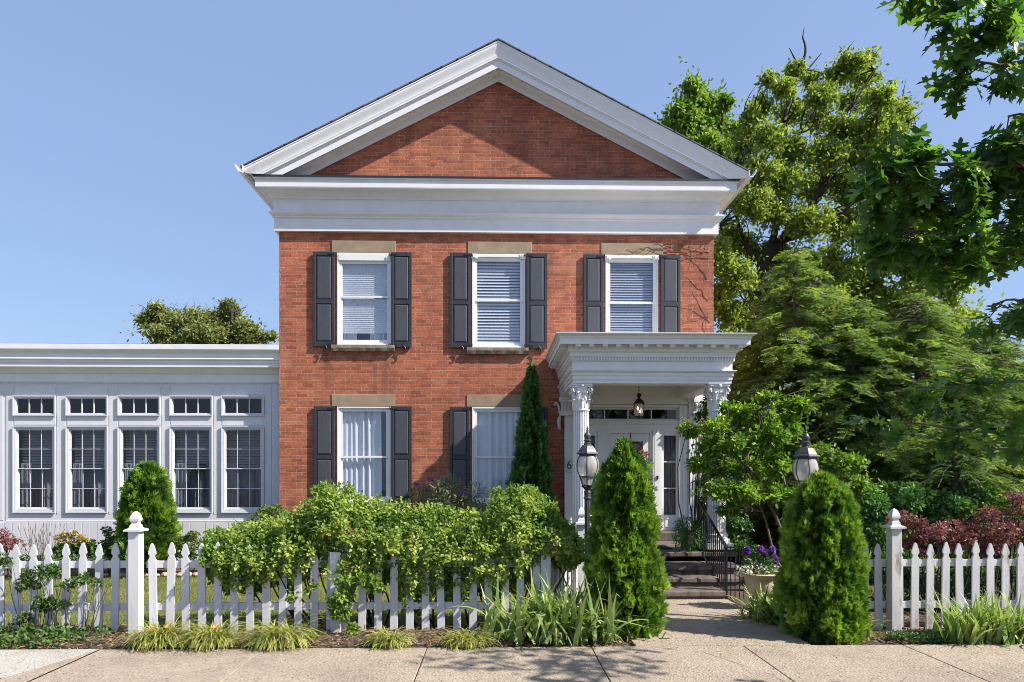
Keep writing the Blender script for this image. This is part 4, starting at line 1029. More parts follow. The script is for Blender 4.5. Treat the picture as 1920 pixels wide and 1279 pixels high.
mb.box(PX(514, YW0), WX1, YW0 - .014, YW0 - .0005, .1, za1 + .1); mb.box(WX0, PX(6, YW0), YW0 - .009, YW0 - .0005, PZ(974, YW0), za1)
mb.build('wall_panelling', M['wing'], wing, bevel=.003)
# skirting with vertical grooves
mb = MB(); x = WX0; zk = PZ(975, YW0) - .03
while x < WX1 - .02: x2 = min(x + .153, WX1); mb.box(x + .004, x2 - .004, YW0 - .026, YW0 - .001, -.05, zk); x = x2
mb.build('skirting_boards', M['wing'], wing, bevel=.003)
# cornice
def wq(py, o): return PZ(py, YW0 - o, 300)
wp = [(.0, wq(719.5, 0)), (.012, wq(719, 0)), (.012, wq(716.5, 0)), (.02, wq(716, .02)), (.02, wq(702, .02)), (.05, wq(700, .05)), (.07, wq(697, .07)), (.10, wq(693, .1)), (.12, wq(691.5, .12)), (.20, wq(688.5, .2)), (.22, wq(688, .22)), (.22, wq(680.5, .22)), (.235, wq(680, .235)),
      (.235, wq(675.5, .235)), (.255, wq(675, .25)), (.265, wq(673, .265)), (.255, wq(670.5, .25)), (.24, wq(670, .24)), (.24, wq(664, .24)), (.26, wq(661, .26)), (.30, wq(657, .3)), (.31, wq(656, .31)), (.31, wq(654.8, .31)), (.32, wq(654.6, .32)), (.32, wq(645, .32)), (.0, wq(645, .32) + .01)]
mb = MB(); mb.add([(x, YW0 - o, z) for o, z in wp for x in (WX0 - .3, WX1)], [(2 * i, 2 * i + 1, 2 * i + 3, 2 * i + 2) for i in range(len(wp) - 1)])
mb.build('cornice', M['white'], wing)
mb = MB(); x = PX(-60, YW0)
while x < WX1 - .03: mb.box(x, x + .022, YW0 - .030, YW0 - .0205, wq(718.8, .02), wq(716.8, .02)); x += .042
mb.build('bead_moulding', M['wing'], wing)
mb = MB(); mb.add([(WX0 - .3, YW0 - .32, ztopw - .0), (WX1, YW0 - .32, ztopw), (WX1, YW0 + 8.2, ztopw + .05), (WX0 - .3, YW0 + 8.2, ztopw + .05)], [(0, 1, 2, 3)]); mb.build('roof', M['wing'], wing)
def wing_window(X0, X1, Z0, Z1, kind):
    y = YW0 - .03; mb = MB()
    fw = .034 if kind == 't' else .046; frame_ring(mb, X0, X1, Z0, Z1, fw, y, y + .05); frame_ring(mb, X0 - .012, X1 + .012, Z0 - .012, Z1 + .012, .022, y - .018, y - .0002); frame_ring(mb, X0 + fw, X1 - fw, Z0 + fw, Z1 - fw, .014, y + .02, y + .06, None, .014 if kind == 't' else .03)
    nm = 'transom_window' if kind == 't' else 'window'
    wn = mb.build(nm, M['wing_trim'], wing, bevel=.003)
    a, b, c, d = X0 + fw + .014, X1 - fw - .014, Z0 + fw + (.014 if kind == 't' else .03), Z1 - fw - .014
    if kind == 't':
        mu = MB()
        for t in (1, 2): x = a + (b - a) * t / 3; mu.box(x - .011, x + .011, y + .03, y + .045, c, d)
        mu.build('glazing_bars', M['wing_trim'], wn)
        g = MB(); g.add([(a, y + .048, c), (b, y + .048, c), (b, y + .048, d), (a, y + .048, d)], [(0, 1, 2, 3)]); g.build('pane', M['glass_dark'], wn)
    else:
        zm = PZ(878.5, YW0)
        for (z0, z1, yy, nz) in ((zm, d, y + .03, 2), (c, zm, y + .055, 2)):
            s = MB(); frame_ring(s, a, b, z0 - (.012 if z0 == zm else 0), z1 + (0 if z0 == zm else .008), .014, yy, yy + .025, .014, .018 if z0 == zm else .026)
            for t in (1, 2): x = a + (b - a) * t / 3; s.box(x - .005, x + .005, yy + .006, yy + .014, z0, z1)
            zc = (z0 + z1) / 2; s.box(a, b, yy + .005, yy + .0145, zc - .005, zc + .005); s.build('sash', M['wing'], wn)
            g = MB(); g.add([(a, yy + .016, z0), (b, yy + .016, z0), (b, yy + .016, z1), (a, yy + .016, z1)], [(0, 1, 2, 3)]); g.build('pane', M['glass_dark'], wn)
        sd = int(X0 * 10) % 5
        curtain_mb(a - .06, b + .06, c - .1, d + .06, y + .42, 5, .03, sd + 4).build('curtain', M['drape'], wn)  # full-width sheet added behind the glass to lift the panes to grey
        blind_mb(a - .04, b + .04, zm - .02 + .15 * (sd % 2), d + .05, y + .24, .055, .9).build('blind', M['drape'], wn)
        curtain_mb(a - .05, a + .17, c - .1, zm + .1, y + .2, 3, .02, sd).build('curtain', M['drape_grey'], wn)
        curtain_mb(b - .15, b + .05, c - .1, zm + .1, y + .2, 3, .02, sd + 2).build('curtain', M['drape_grey'], wn)
for i, h in enumerate(h2): wing_window(h[0], h[1], h[2], h[3], 't' if (i < 10 and i % 2) else 'w')
g = MB(); g.add([(WX0 + .1, YW0 + 2.6, 0), (WX1 - .1, YW0 + 2.6, 0), (WX1 - .1, YW0 + 2.6, 3.5), (WX0 + .1, YW0 + 2.6, 3.5)], [(0, 1, 2, 3)]); g.build('dark_backing', M['dark_interior'], wing)  # near-black sheet added in place of the sunroom's inner shade

# ================================================================== PICKET FENCE
FH = 1.05
def picket_mb(mb, c, d, H=FH, w_=.045, t=.02, lean=0., base=.02):
    """gothic picket: c = base centre, d = unit direction along the fence"""
    pr = [(w_, base), (w_, H - .195), (w_ * .66, H - .165), (w_ * .60, H - .15), (w_ * 1.0, H - .125), (w_ * .98, H - .10), (w_ * .35, H - .012), (.0, H)]
    poly = pr + [(-x, z) for x, z in pr[-2::-1]]
    n = len(poly); nrm = Vector((d.y, -d.x, 0)); vs = []
    for off in (0, 1):
        for x, z in poly: vs.append(Vector(c) + d * (x + lean * z) + nrm * (t * (1 - off)) + Vector((0, 0, z)))
    mb.add(vs, [tuple(range(n)), tuple(range(2 * n - 1, n - 1, -1))] + [(i, i + n, (i + 1) % n + n, (i + 1) % n) for i in range(n)])
def fence_post(root, x, y, w_=.065, H=1.18, mat=None, cap=True):
    mt = mat or M['picket']; mb = MB(); mb.box(x - w_, x + w_, y - w_, y + w_, -.05, H); po = mb.build('post', mt, root, bevel=.006)
    if cap:
        c = MB(); c.box(x - w_ - .035, x + w_ + .035, y - w_ - .035, y + w_ + .035, H + .001, H + .022)
        s2 = math.sqrt(2)
        c.lathe([(r_, .022 + (z_ - .022) * .80) for r_, z_ in [((w_ + .035) * s2, .022), ((w_ + .02) * s2, .034), (w_ * s2 * .95, .042), (w_ * s2 * .82, .06), (w_ * s2 * .8, .085), (w_ * s2 * .60, .10), (.036 * s2, .112), (.036 * s2, .125), (.048 * s2, .150), (.050 * s2, .175), (.041 * s2, .22), (.025 * s2, .262), (.006, .285)]] if False else [(r_, z_ * .82) for r_, z_ in (((w_ + .03) * s2, .024), ((w_ + .02) * s2, .036), (w_ * s2 * .95, .044), (w_ * s2 * .82, .062), (w_ * s2 * .8, .085), (w_ * s2 * .60, .10), (.036 * s2, .112), (.034 * s2, .125), (.048 * s2, .150), (.050 * s2, .175), (.041 * s2, .22), (.025 * s2, .262), (.006, .285))], (x, y, H), 4, rot=R(45))
        c.build('post_cap', mt, po)
    return po
def fence_run(root, a, b, n, pitch=None, mat=None, hj=.010, rails=(.30, .80), skip=()):
    a = Vector((a[0], a[1], 0)); b = Vector((b[0], b[1], 0)); d = (b - a).normalized(); L = (b - a).length; nrm = Vector((d.y, -d.x, 0))
    for z in rails:
        mb = MB(); mb.obox(a - nrm * .022 + Vector((0, 0, z)), b - nrm * .022 + Vector((0, 0, z)), .038, .085); mb.build('rail', mat or M['picket'], root, bevel=.004)
    for i in range(n):
        if i in skip: continue
        t = (i + .5) / n; mb = MB(); c = a + (b - a) * t + Vector((0, 0, rng.normal(0, hj)))
        picket_mb(mb, c, d, lean=rng.normal(0, .011)); mb.build('picket', mat or M['picket'], root, bevel=.002)
YFe = 8.14
lf = thing('picket_fence', 'long white picket fence on the left, half buried under the green hedge', 'fence', (-3, YFe, 0))
xp = PX(252.5, 8.0)
pit = .187
n1 = 14; fence_run(lf, (xp - .075 - n1 * pit + .03, YFe), (xp - .045 + .03, YFe), n1)
n2 = 25; xe = xp + .075 + n2 * pit
fence_run(lf, (xp + .06, YFe), (xe, YFe), n2)
fence_post(lf, xp, 8.03, .062, PZ(995, 8.0))
fence_post(lf, PX(629, 8.05), 8.09, .06, .95, cap=False)
fence_post(lf, xe + .02, 8.14, .06, 1.08, cap=False)
gp = P(1090, 983, 9.3)
fence_run(lf, (xe + .08, YFe + .1), (gp.x - .06, 9.25), 7)
fence_post(lf, gp.x, 9.3, .06, gp.z)
rf = thing('picket_fence', 'short flaking white picket fence right of the walkway, below the purple shrub', 'fence', (5, YFe, 0))
xp2 = PX(1678, 7.95)
YFr = 8.06
fence_post(rf, xp2, 7.97, .060, PZ(992, 7.95), mat=M['picket_worn'])
fence_run(rf, (xp2 + .02, YFr), (xp2 + .02 + 14 * pit * .985, YFr), 14, mat=M['picket_worn'])
fence_run(rf, (xp2 - .97, YFr - .02), (xp2 - .055, YFr - .02), 5, mat=M['picket_worn'])
# tan board fence deeper in the side yard
bf = thing('board_fence', 'tan wooden slat fence glimpsed behind the potted flowers', 'fence', (5.5, 14.5, 0))
for z in (.35, 1.25):
    mb = MB(); mb.box(4.45, 9.5, 14.52, 14.56, z, z + .09); mb.build('rail', M['fencewood'], bf)
for i in range(34):
    x = 4.5 + i * .145; mb = MB(); mb.box(x, x + .09, 14.48, 14.519, 0, 1.55 + rng.normal(0, .01)); mb.build('board', M['fencewood'], bf)
# neighbouring house behind the trees
nb = thing('neighbour_house', 'pale sided house barely visible through the trees on the right', 'house', (14, 26, 0))
mb = MB(); wall_holes(mb, 8.5, 24, 0, 3.4, [(10.3, 11.3, .9, 2.4), (13, 14, .9, 2.4), (16.2, 17.2, .9, 2.4), (19.4, 20.4, .9, 2.4)], 26, .15); mb.add([(8.5, 26, 0), (8.5, 34, 0), (8.5, 34, 3.4), (8.5, 26, 3.4)], [(3, 2, 1, 0)]); mb.add([(8.5, 30, 4.6 + .9), (8.5, 26, 3.4), (8.5, 34, 3.4)], [(0, 1, 2)]); mb.build('wall', M['nhouse'], nb)
mb = MB(); mb.add([(8.2, 25.6, 3.3), (24.3, 25.6, 3.3), (24.3, 30, 5.6), (8.2, 30, 5.6), (24.3, 34.4, 3.3), (8.2, 34.4, 3.3)], [(0, 1, 2, 3), (3, 2, 4, 5)]); mb.build('roof', M['shingle'], nb)
for x in (10.3, 13, 16.2, 19.4):
    mb = MB(); frame_ring(mb, x, x + 1, .9, 2.4, .08, 25.98, 26.05); f = mb.build('window', M['white_trim'], nb)
    g = MB(); g.add([(x, 26.04, .9), (x + 1, 26.04, .9), (x + 1, 26.04, 2.4), (x, 26.04, 2.4)], [(0, 1, 2, 3)]); g.build('pane', M['drape'], f)
# small blue object seen through the leaves
bb = P(1369, 893, 13.0)
mb = MB(); mb.lathe([(.05, -.07), (.055, -.065), (.055, .05), (.03, .065), (.02, .075)], bb, 10); mb.tube([bb + Vector((-.03, 0, .06)), bb + Vector((0, 0, .5))], .003, 4)
tag(mb.build('bird_feeder', M['blue'], None, origin=bb), 'small blue feeder hanging among the leaves right of the porch column', 'bird feeder')

# ================================================================== LAMP POSTS
def lamp_post(px, py_tip, Y, label):
    tip = P(px, py_tip, Y); x, H = tip.x, tip.z
    root = thing('lamp_post', label, 'lamp post', (x, Y, 0), 'globe lamp posts flanking the walkway')
    s = 1.0
    z0 = H - .80   # bottom of the head
    mb = MB(); fl = lambda a, z: 1 - .10 * max(0, math.cos(a * 8)) ** .5
    mb.lathe([(.085, 0), (.085, .12), (.06, .16), (.05, .30), (.045, .34)], (x, Y, 0), 24); mb.build('post_base', M['lampmetal'], root, smooth=True)
    mb = MB(); mb.lathe([(.038, .34), (.038, z0 - .17)], (x, Y, 0), 64, rfun=fl)
    mb.lathe([(.045, z0 - .17), (.052, z0 - .16), (.052, z0 - .145), (.042, z0 - .135), (.042, z0 - .09), (.05, z0 - .08), (.045, z0 - .065), (.032, z0 - .055), (.024, z0 - .03)], (x, Y, 0), 24); mb.build('post', M['lampmetal'], root)
    mb = MB()
    for k in range(6):
        a = k * math.pi / 3 + .2; d = Vector((math.cos(a), math.sin(a), 0)); c = Vector((x, Y, z0 - .05))
        mb.tube([c + d * .02, c + d * .05 + Vector((0, 0, .03)), c + d * .06 + Vector((0, 0, .05)), c + d * .085 + Vector((0, 0, .055)), c + d * .095 + Vector((0, 0, .04))], [.008, .009, .008, .006, .004], 5)
    mb.lathe([(.015, z0 - .05), (.04, z0 - .03), (.03, z0), (.075, z0 + .008), (.08, z0 + .02)], (x, Y, 0), 16); mb.build('bracket', M['lampmetal'], root)
    # glass globe, ribs, lower cone
    zb = z0 + .13
    gp_ = [(.105, zb + .0), (.128, zb + .04), (.148, zb + .10), (.152, zb + .15), (.142, zb + .21), (.118, zb + .265)]
    cone = [(.078, z0 + .02), (.108, zb - .01)]
    mb = MB(); n = 6; rot = R(20)
    vs = []; fs = []; 
    prof = gp_
    for r, z in prof:
        for k in range(24): a = 2 * math.pi * k / 24; vs.append((x + r * math.cos(a), Y + r * math.sin(a), z))
    for i in range(len(prof) - 1):
        for k in range(24): fs.append((i * 24 + k, i * 24 + (k + 1) % 24, (i + 1) * 24 + (k + 1) % 24, (i + 1) * 24 + k))
    mb.add(vs, fs)
    vs = [(x + r * math.cos(rot + k * math.pi / 3), Y + r * math.sin(rot + k * math.pi / 3), z) for r, z in cone for k in range(6)]
    mb.add(vs, [(k, (k + 1) % 6, (k + 1) % 6 + 6, k + 6) for k in range(6)])
    mb.build('globe', M['globe'], root, smooth=True)
    mb = MB()
    for k in range(6):
        a = rot + k * math.pi / 3; mb.tube([(x + (r + .002) * math.cos(a), Y + (r + .002) * math.sin(a), z) for r, z in gp_], .007, 5); mb.tube([(x + r * math.cos(a), Y + r * math.sin(a), z) for r, z in cone], .007, 5)
    mb.lathe([(.104, zb - .012), (.114, zb - .008), (.114, zb + .004), (.104, zb + .008)], (x, Y, 0), 24); mb.build('ribs', M['lampmetal'], root)
    # inner frosted lamp tube
    mb = MB(); mb.lathe([(.02, z0 + .03), (.02, zb + .05), (.035, zb + .07), (.035, zb + .17), (.01, zb + .19)], (x, Y, 0), 12); mb.build('bulb', M['plaque'], root, smooth=True)
    zr = zb + .265
    mb = MB(); mb.lathe([(.115, zr - .008), (.12, zr + .005), (.125, zr + .02), (.163, zr + .035), (.158, zr + .048), (.135, zr + .058), (.118, zr + .09), (.085, zr + .135), (.055, zr + .155), (.05, zr + .16)], (x, Y, 0), 6, rot=rot); mb.build('roof', M['lampmetal'], root)
    mb = MB(); zf = zr + .16; s_ = (H - zf) / .22
    mb.lathe([(.05, 0), (.052, .012 * s_), (.035, .02 * s_), (.035, .03 * s_), (.052, .04 * s_), (.052, .05 * s_), (.032, .058 * s_), (.038, .075 * s_), (.046, .095 * s_), (.042, .115 * s_), (.028, .135 * s_), (.014, .15 * s_), (.022, .158 * s_), (.012, .17 * s_), (.015, .185 * s_), (.006, .2 * s_), (.002, .22 * s_)], (x, Y, zf), 16); mb.build('finial', M['lampmetal'], root, smooth=True)
lamp_post(1101.5, 798, 8.95, 'black globe lamp post in front of the left porch column')
lamp_post(1511, 800, 8.35, 'black globe lamp post rising behind the right conical evergreen')

# ================================================================== URN WITH FLOWERS
uc = P(1424, 1073, 9.3); ux = uc.x; uy = 9.3; uz = uc.z
un = thing('flower_urn', 'tan stone urn of purple and white flowers right of the steps', 'planter', (ux, uy, 0))
mb = MB(); h = uz; mb.lathe([(.16, -.02), (.16, .05), (.13, .07), (.09, .10), (.075, .15), (.09, .2), (.13, .24), (.17, h * .55), (.185, h * .72), (.2, h * .86), (.235, h - .05), (.262, h - .035), (.272, h - .012), (.262, h), (.235, h), (.22, h - .04), (.01, h - .05)], (ux, uy, 0), 40, rfun=lambda a, z: 1 + (.012 * math.cos(a * 24) if .2 < z < h - .08 else 0)); mb.build('urn', M['urn'], un, smooth=True)
leafy('foliage', [(ux, uy, uz + .06, .24, .22, .12), (ux + .08, uy, uz + .18, .12, .12, .16), (ux - .12, uy, uz + .12, .12, .12, .12)], 900, 'oval', .06, .02, M['l_green'], un, jit=.8)
leafy('trailing_flowers', [(ux - .1, uy - .08, uz + .06, .26, .2, .07), (ux - .28, uy, uz + .0, .08, .1, .06), (ux + .2, uy - .05, uz + .05, .1, .14, .06)], 260, 'flower', .018, .018, M['l_whiteflower'], un, jit=1)
for dx, dz, hh in ((.06, .24, .16), (.2, .16, .17), (.17, .30, .12), (-.18, .3, .10), (.0, .32, .08), (-.05, .1, .08)):
    leafy('flower_spike', [(ux + dx, uy - .03, uz + dz, .035, .035, hh * .5)], 120, 'flower', .028, .028, M['l_purpleflower'], un, jit=1)
# trailing plant in a pot on the porch
pc = P(1290, 1030, 11.6)
pp = thing('potted_plant', 'trailing fern like plant spilling from a pot behind the iron railing', 'plant', (pc.x, 11.6, .56))
mb = MB(); mb.lathe([(.10, 0), (.13, .15), (.15, .28), (.16, .28), (.16, .31), (.13, .31), (.01, .27)], (pc.x, 11.6, .561), 24); mb.build('pot', M['urn'], pp, smooth=True)
leafy('foliage', [(pc.x, 11.55, .98, .24, .22, .16), (pc.x - .16, 11.5, .8, .12, .14, .2), (pc.x + .02, 11.42, .76, .18, .1, .22), (pc.x + .16, 11.5, .82, .1, .12, .2)], 2600, 'diamond', .05, .014, M['l_arbor2'], pp, droop=.9, jit=.6)

# ================================================================== SHRUBS, EVERGREENS
def arbor(name, label, cx, cy, prof, zbot, n, mat, L=.075, cat='evergreen', group=None, lump=.17, seed=0, tb=0.):
    """columnar evergreen: prof = [(z, radius)], surface of upright fan sprays with lumps"""
    root = thing(name, label, cat, (cx, cy, 0), group)
    mb = MB(); top = prof[-1][0]; mb.tube([(cx, cy, -.02), (cx + .01, cy, top * .5), (cx, cy, top * .93)], [.05, .035, .008], 7); mb.build('trunk', M['bark'], root)
    zs = np.array([p[0] for p in prof]); rs = np.array([p[1] for p in prof])
    # area weighted heights
    zz_ = np.linspace(zs[0], zs[-1], 400); ww = np.interp(zz_, zs, rs) + .03; z = rng.choice(zz_, n, p=ww / ww.sum()) + rng.normal(0, .01, n)
    az = rng.uniform(0, 2 * np.pi, n)
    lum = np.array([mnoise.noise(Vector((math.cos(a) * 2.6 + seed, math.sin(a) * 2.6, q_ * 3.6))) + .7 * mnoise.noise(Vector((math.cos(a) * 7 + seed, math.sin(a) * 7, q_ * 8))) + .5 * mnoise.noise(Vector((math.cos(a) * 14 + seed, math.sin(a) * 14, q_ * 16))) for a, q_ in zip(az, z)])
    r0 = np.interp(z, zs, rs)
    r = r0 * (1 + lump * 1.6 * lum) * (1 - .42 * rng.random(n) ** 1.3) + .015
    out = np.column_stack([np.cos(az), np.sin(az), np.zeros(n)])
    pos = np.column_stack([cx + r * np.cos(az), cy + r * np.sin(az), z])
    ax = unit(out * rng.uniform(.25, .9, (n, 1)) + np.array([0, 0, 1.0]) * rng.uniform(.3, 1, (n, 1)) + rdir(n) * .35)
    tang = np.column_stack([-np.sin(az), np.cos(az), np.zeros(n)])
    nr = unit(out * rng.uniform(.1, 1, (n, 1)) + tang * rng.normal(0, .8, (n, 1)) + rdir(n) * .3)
    tint = np.clip(.30 + .75 * lum + .25 * rng.random(n) + .2 * (r / np.maximum(r0, .01) - .8) + tb, 0, 1)  # sprays in the hollows tinted darker: gap shade put into the colour
    LL = L * rng.uniform(.6, 1.25, n); st = rng.random(n) < .012; LL[st] *= 1.7; pos[st] += out[st] * .03
    scatter('foliage', 'spray', pos, ax, nr, LL, L * rng.uniform(.6, 1.1, n), mat, root, tint)
    k2 = (lum < -.22) & (rng.random(n) < .30) | ((z < zs[0] + .22) & (rng.random(n) < .25))
    scatter('dry_sprays', 'spray', pos[k2] - out[k2] * .01, ax[k2], nr[k2], L * .9, L * .7, M['l_dry'], root)
    return root
def prof_px(cx_px, Y, pts):  # (py, half width px)
    s = Y / FPX; return [(PZ(py, Y, cx_px), hw_ * s) for py, hw_ in pts]
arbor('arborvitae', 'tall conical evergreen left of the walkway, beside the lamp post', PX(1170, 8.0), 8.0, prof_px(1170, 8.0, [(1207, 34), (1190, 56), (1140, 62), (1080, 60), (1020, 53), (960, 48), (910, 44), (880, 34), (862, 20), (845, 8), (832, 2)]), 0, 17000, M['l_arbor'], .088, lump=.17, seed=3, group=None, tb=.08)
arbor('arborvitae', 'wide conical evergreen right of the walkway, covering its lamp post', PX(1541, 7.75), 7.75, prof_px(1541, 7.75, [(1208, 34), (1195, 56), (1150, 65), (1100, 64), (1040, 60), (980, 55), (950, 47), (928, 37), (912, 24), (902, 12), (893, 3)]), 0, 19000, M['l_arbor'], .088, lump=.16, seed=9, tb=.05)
arbor('narrow_cypress', 'slender dark evergreen spire against the brick by the porch', PX(996, 12.9), 12.9, prof_px(996, 12.9, [(1060, 32), (960, 40), (920, 37), (870, 29), (820, 21), (770, 14), (720, 8), (688, 2)]), 0, 13000, M['l_arbor2'], .085, seed=14, lump=.2)
arbor('arborvitae', 'bright conical evergreen standing before the sunroom windows', PX(276, 12.7), 12.7, prof_px(276, 12.7, [(1065, 34), (1030, 44), (985, 41), (940, 36), (905, 28), (884, 16), (872, 4)]), 0, 9500, M['l_arbor'], .11, seed=21, tb=0)
def px_blobs0(lst, Y):
    s = Y / FPX; return [(*P(a, b, Y), c * s, c * s * .7, d * s) for a, b, c, d in lst]
def bush(name, label, blobs_px, Y, n, tmpl, L, W, mat, cat='shrub', group=None, depth=1.0, sub=10, subr=.35, stems=True, stemr=1., zlow=0.0, tb=0., jit=.7, up=.4, droop=.1, shell=.5):
    s = Y / FPX; bl = []
    for b in blobs_px:
        px, py, rx, rz = b[:4]; yo = b[4] if len(b) > 4 else 0
        c = P(px, py, Y + yo); bl.append((c.x, c.y, c.z, rx * s, rx * s * depth, rz * s))
    cx = sum(b[0] for b in bl) / len(bl)
    root = thing(name, label, cat, (cx, Y, 0), group)
    if stems:
        mb = MB()
        for b in bl:
            for k in range(3): mb.tube(path((b[0] * .8 + cx * .2 + rng.normal() * .06, Y + rng.normal() * .05, -.03), (b[0] + rng.normal() * b[3] * .4, b[1] + rng.normal() * b[4] * .3, b[2] + b[5] * .3), .05), [q * stemr for q in (.014, .012, .01, .008, .006, .004)], 5)
        mb.build('stems', M['bark'], root)
    leafy('foliage', bl, n, tmpl, L, W, mat, root, sub=sub, subr=subr, jit=jit, zmin=zlow + .01, tbias=tb, up=up, droop=droop, shell=shell)
    return root
# the big hedge draped over the fence
TOPC = [(378, 1030), (390, 1000), (410, 1000), (440, 992), (485, 980), (540, 970), (575, 946), (592, 930), (605, 920), (620, 912), (650, 922), (700, 942), (770, 948), (850, 955), (905, 962), (925, 932), (960, 914), (1000, 922), (1040, 950), (1060, 985), (1092, 1012)]
BOTC = [(378, 1062), (397, 1083), (416, 1098), (438, 1111), (475, 1117), (494, 1098), (522, 1092), (547, 1112), (566, 1086), (578, 1080), (597, 1066), (625, 1070), (640, 1110), (655, 1112), (672, 1088), (703, 1126), (722, 1095), (744, 1083), (753, 1136), (778, 1148), (803, 1123), (828, 1130), (839, 1125), (878, 1119), (904, 1105), (928, 1137), (955, 1107), (973, 1104), (1002, 1084), (1032, 1066), (1061, 1060), (1092, 1048)]
hrt = thing('hedge_shrub', 'large sprawling green hedge spilling over the white picket fence', 'hedge', (PX(735, 8.3), 8.3, 0))
n = 52000
hpx = rng.uniform(378, 1092, n); tv = rng.random(n) ** .95
tp = np.interp(hpx, *zip(*TOPC)); bp = np.interp(hpx, *zip(*BOTC))
q3 = lambda a, b, c, s: np.array([mnoise.noise(Vector((x * s, y * s, c))) for x, y in zip(a, b)])
lum = q3(hpx, tp + tv * (bp - tp), 1.0, .022); lum2 = q3(hpx, tp + tv * (bp - tp), 7.0, .06)
py_ = tp + (bp - tp) * tv + lum2 * 16 + rng.normal(0, 4, n)
bulge = np.sin(np.pi * np.clip(tv * .8 + .08, 0, 1)) ** .6
back = rng.random(n) ** 1.4
Ys = 8.75 - .78 * bulge - .11 * lum - .13 * lum2 + .38 * back + np.where(tv > .75, -(tv - .75) * .25, 0)
pos = np.array([tuple(P(a, b, c)) for a, b, c in zip(hpx, py_, Ys)])
m_ = (pos[:, 2] > .05) & ~((lum2 < -.32) & (back < .5) & (tv > .3)); pos, tv, lum, lum2, back = pos[m_], tv[m_], lum[m_], lum2[m_], back[m_]; n = len(pos)
ax = unit(rdir(n) * .8 + np.column_stack([np.zeros(n), np.full(n, -.45), .5 - tv * 1.1]))
nr = unit(rdir(n) * .6 + np.array([.1, -.55, .7]))
sc = rng.uniform(.7, 1.2, n)
scatter('foliage', 'oval', pos, ax, nr, .050 * sc, .032 * sc, M['l_hedge'], hrt, np.clip(.56 + .5 * lum + .5 * lum2 + .35 * rng.random(n) - .18 * tv - .15 * back, 0, 1))  # inner, recessed and lower leaves darker: shade put into the tint
leafy('runners', px_blobs0([(640, 1095, 16, 50), (632, 1140, 12, 34), (648, 1150, 10, 20), (690, 1088, 26, 20), (706, 1100, 12, 16), (660, 1180, 14, 10), (612, 1075, 8, 10), (600, 917, 22, 12), (650, 915, 14, 10), (985, 918, 22, 12), (930, 925, 16, 12), (585, 1100, 10, 18), (545, 1120, 8, 12)], 7.93), 1500, 'oval', .05, .034, M['l_hedge'], hrt, sub=5, subr=.5, jit=.8, zmin=.02)
leafy('dry_leaves', px_blobs0([(735, 1010, 300, 70)], 8.05), 90, 'oval', .045, .028, M['l_lily'], hrt, jit=1., keep=lambda p: p[:, 1] < 8.3)
mb = MB()
for k in range(14):
    x = PX(rng.uniform(400, 1080), 8.1); z = rng.uniform(.9, 1.45); mb.tube([(x, 8.2, z), (x + rng.normal() * .1, 7.95, z + .06), (x + rng.normal() * .2, 7.82, z + rng.uniform(-.05, .22))], [.005, .004, .002], 4)
for k in range(46):
    x = rng.uniform(-3.3, .85); mb.tube(path((x * .85 + rng.normal() * .1, 8.45 + rng.normal() * .08, -.03), (x + rng.normal() * .25, 8.35 + rng.normal() * .15, rng.uniform(.7, 1.4)), .05), [.014, .012, .01, .008, .006, .004], 5)
mb.build('stems', M['bark'], hrt)
# rambling rose on the left fence
bush('climbing_rose', 'sparse leafy climber trailing across the left end of the picket fence', [(45, 1090, 24, 18), (65, 1070, 18, 12), (100, 1075, 20, 18), (10, 1050, 16, 16), (75, 1130, 26, 16), (105, 1135, 18, 12), (130, 1095, 18, 12), (160, 1085, 14, 10), (180, 1095, 10, 8), (45, 1160, 16, 12), (205, 1095, 6, 5)], 8.02, 1500, 'oval', .042, .028, M['l_green'], sub=6, subr=.4, stemr=.4)
# foundation shrubs along the wing
bush('boxwood', 'rounded dark shrub left of the conical evergreen at the sunroom', [(205, 1010, 26, 26), (190, 1035, 22, 20), (215, 1040, 22, 20)], 12.6, 2600, 'oval', .05, .032, M['l_green'])
bush('boxwood', 'small round boxwood right of the conical evergreen', [(357, 1022, 27, 24), (352, 1042, 22, 16)], 12.6, 3600, 'oval', .035, .022, M['l_box'])
bush('boxwood', 'small clipped olive boxwood beside the big yew mound', [(420, 1005, 24, 22), (418, 1030, 22, 22)], 12.6, 3600, 'oval', .035, .022, M['l_box'], tb=.1)
bush('yew_mound', 'broad clipped yew mound below the corner of the brick wall', [(515, 985, 62, 44), (470, 1005, 36, 34), (560, 990, 40, 40)], 12.75, 8500, 'oval', .045, .02, M['l_box'], sub=26, subr=.2, tb=.0)
bush('hydrangea', 'hydrangea with faded tan flower heads below the sunroom', [(130, 1030, 26, 18), (160, 1030, 20, 18), (110, 1040, 18, 14)], 12.5, 1500, 'oval', .07, .05, M['l_green'])
hy = [o for o in C.objects if o.name.startswith('hydrangea')][0]
for px, py in ((110, 1008), (122, 1003), (140, 1000), (152, 1007), (132, 1012), (118, 1016), (160, 1014), (146, 1018)):
    c = P(px, py, 12.4); leafy('flower_head', [(c.x, c.y, c.z, .075, .075, .055)], 160, 'flower', .02, .02, M['l_hydr'], hy, jit=.4)
bush('barberry', 'low red leaved shrub at the far left edge', [(8, 1010, 22, 18), (25, 1020, 18, 16), (0, 1030, 20, 16)], 12.4, 1400, 'oval', .05, .022, M['l_purple'], tb=.3)
lv = thing('lavender', 'thin dark lavender stalks against the sunroom skirting', 'plant', (PX(75, 12.3), 12.3, 0))
mb = MB()
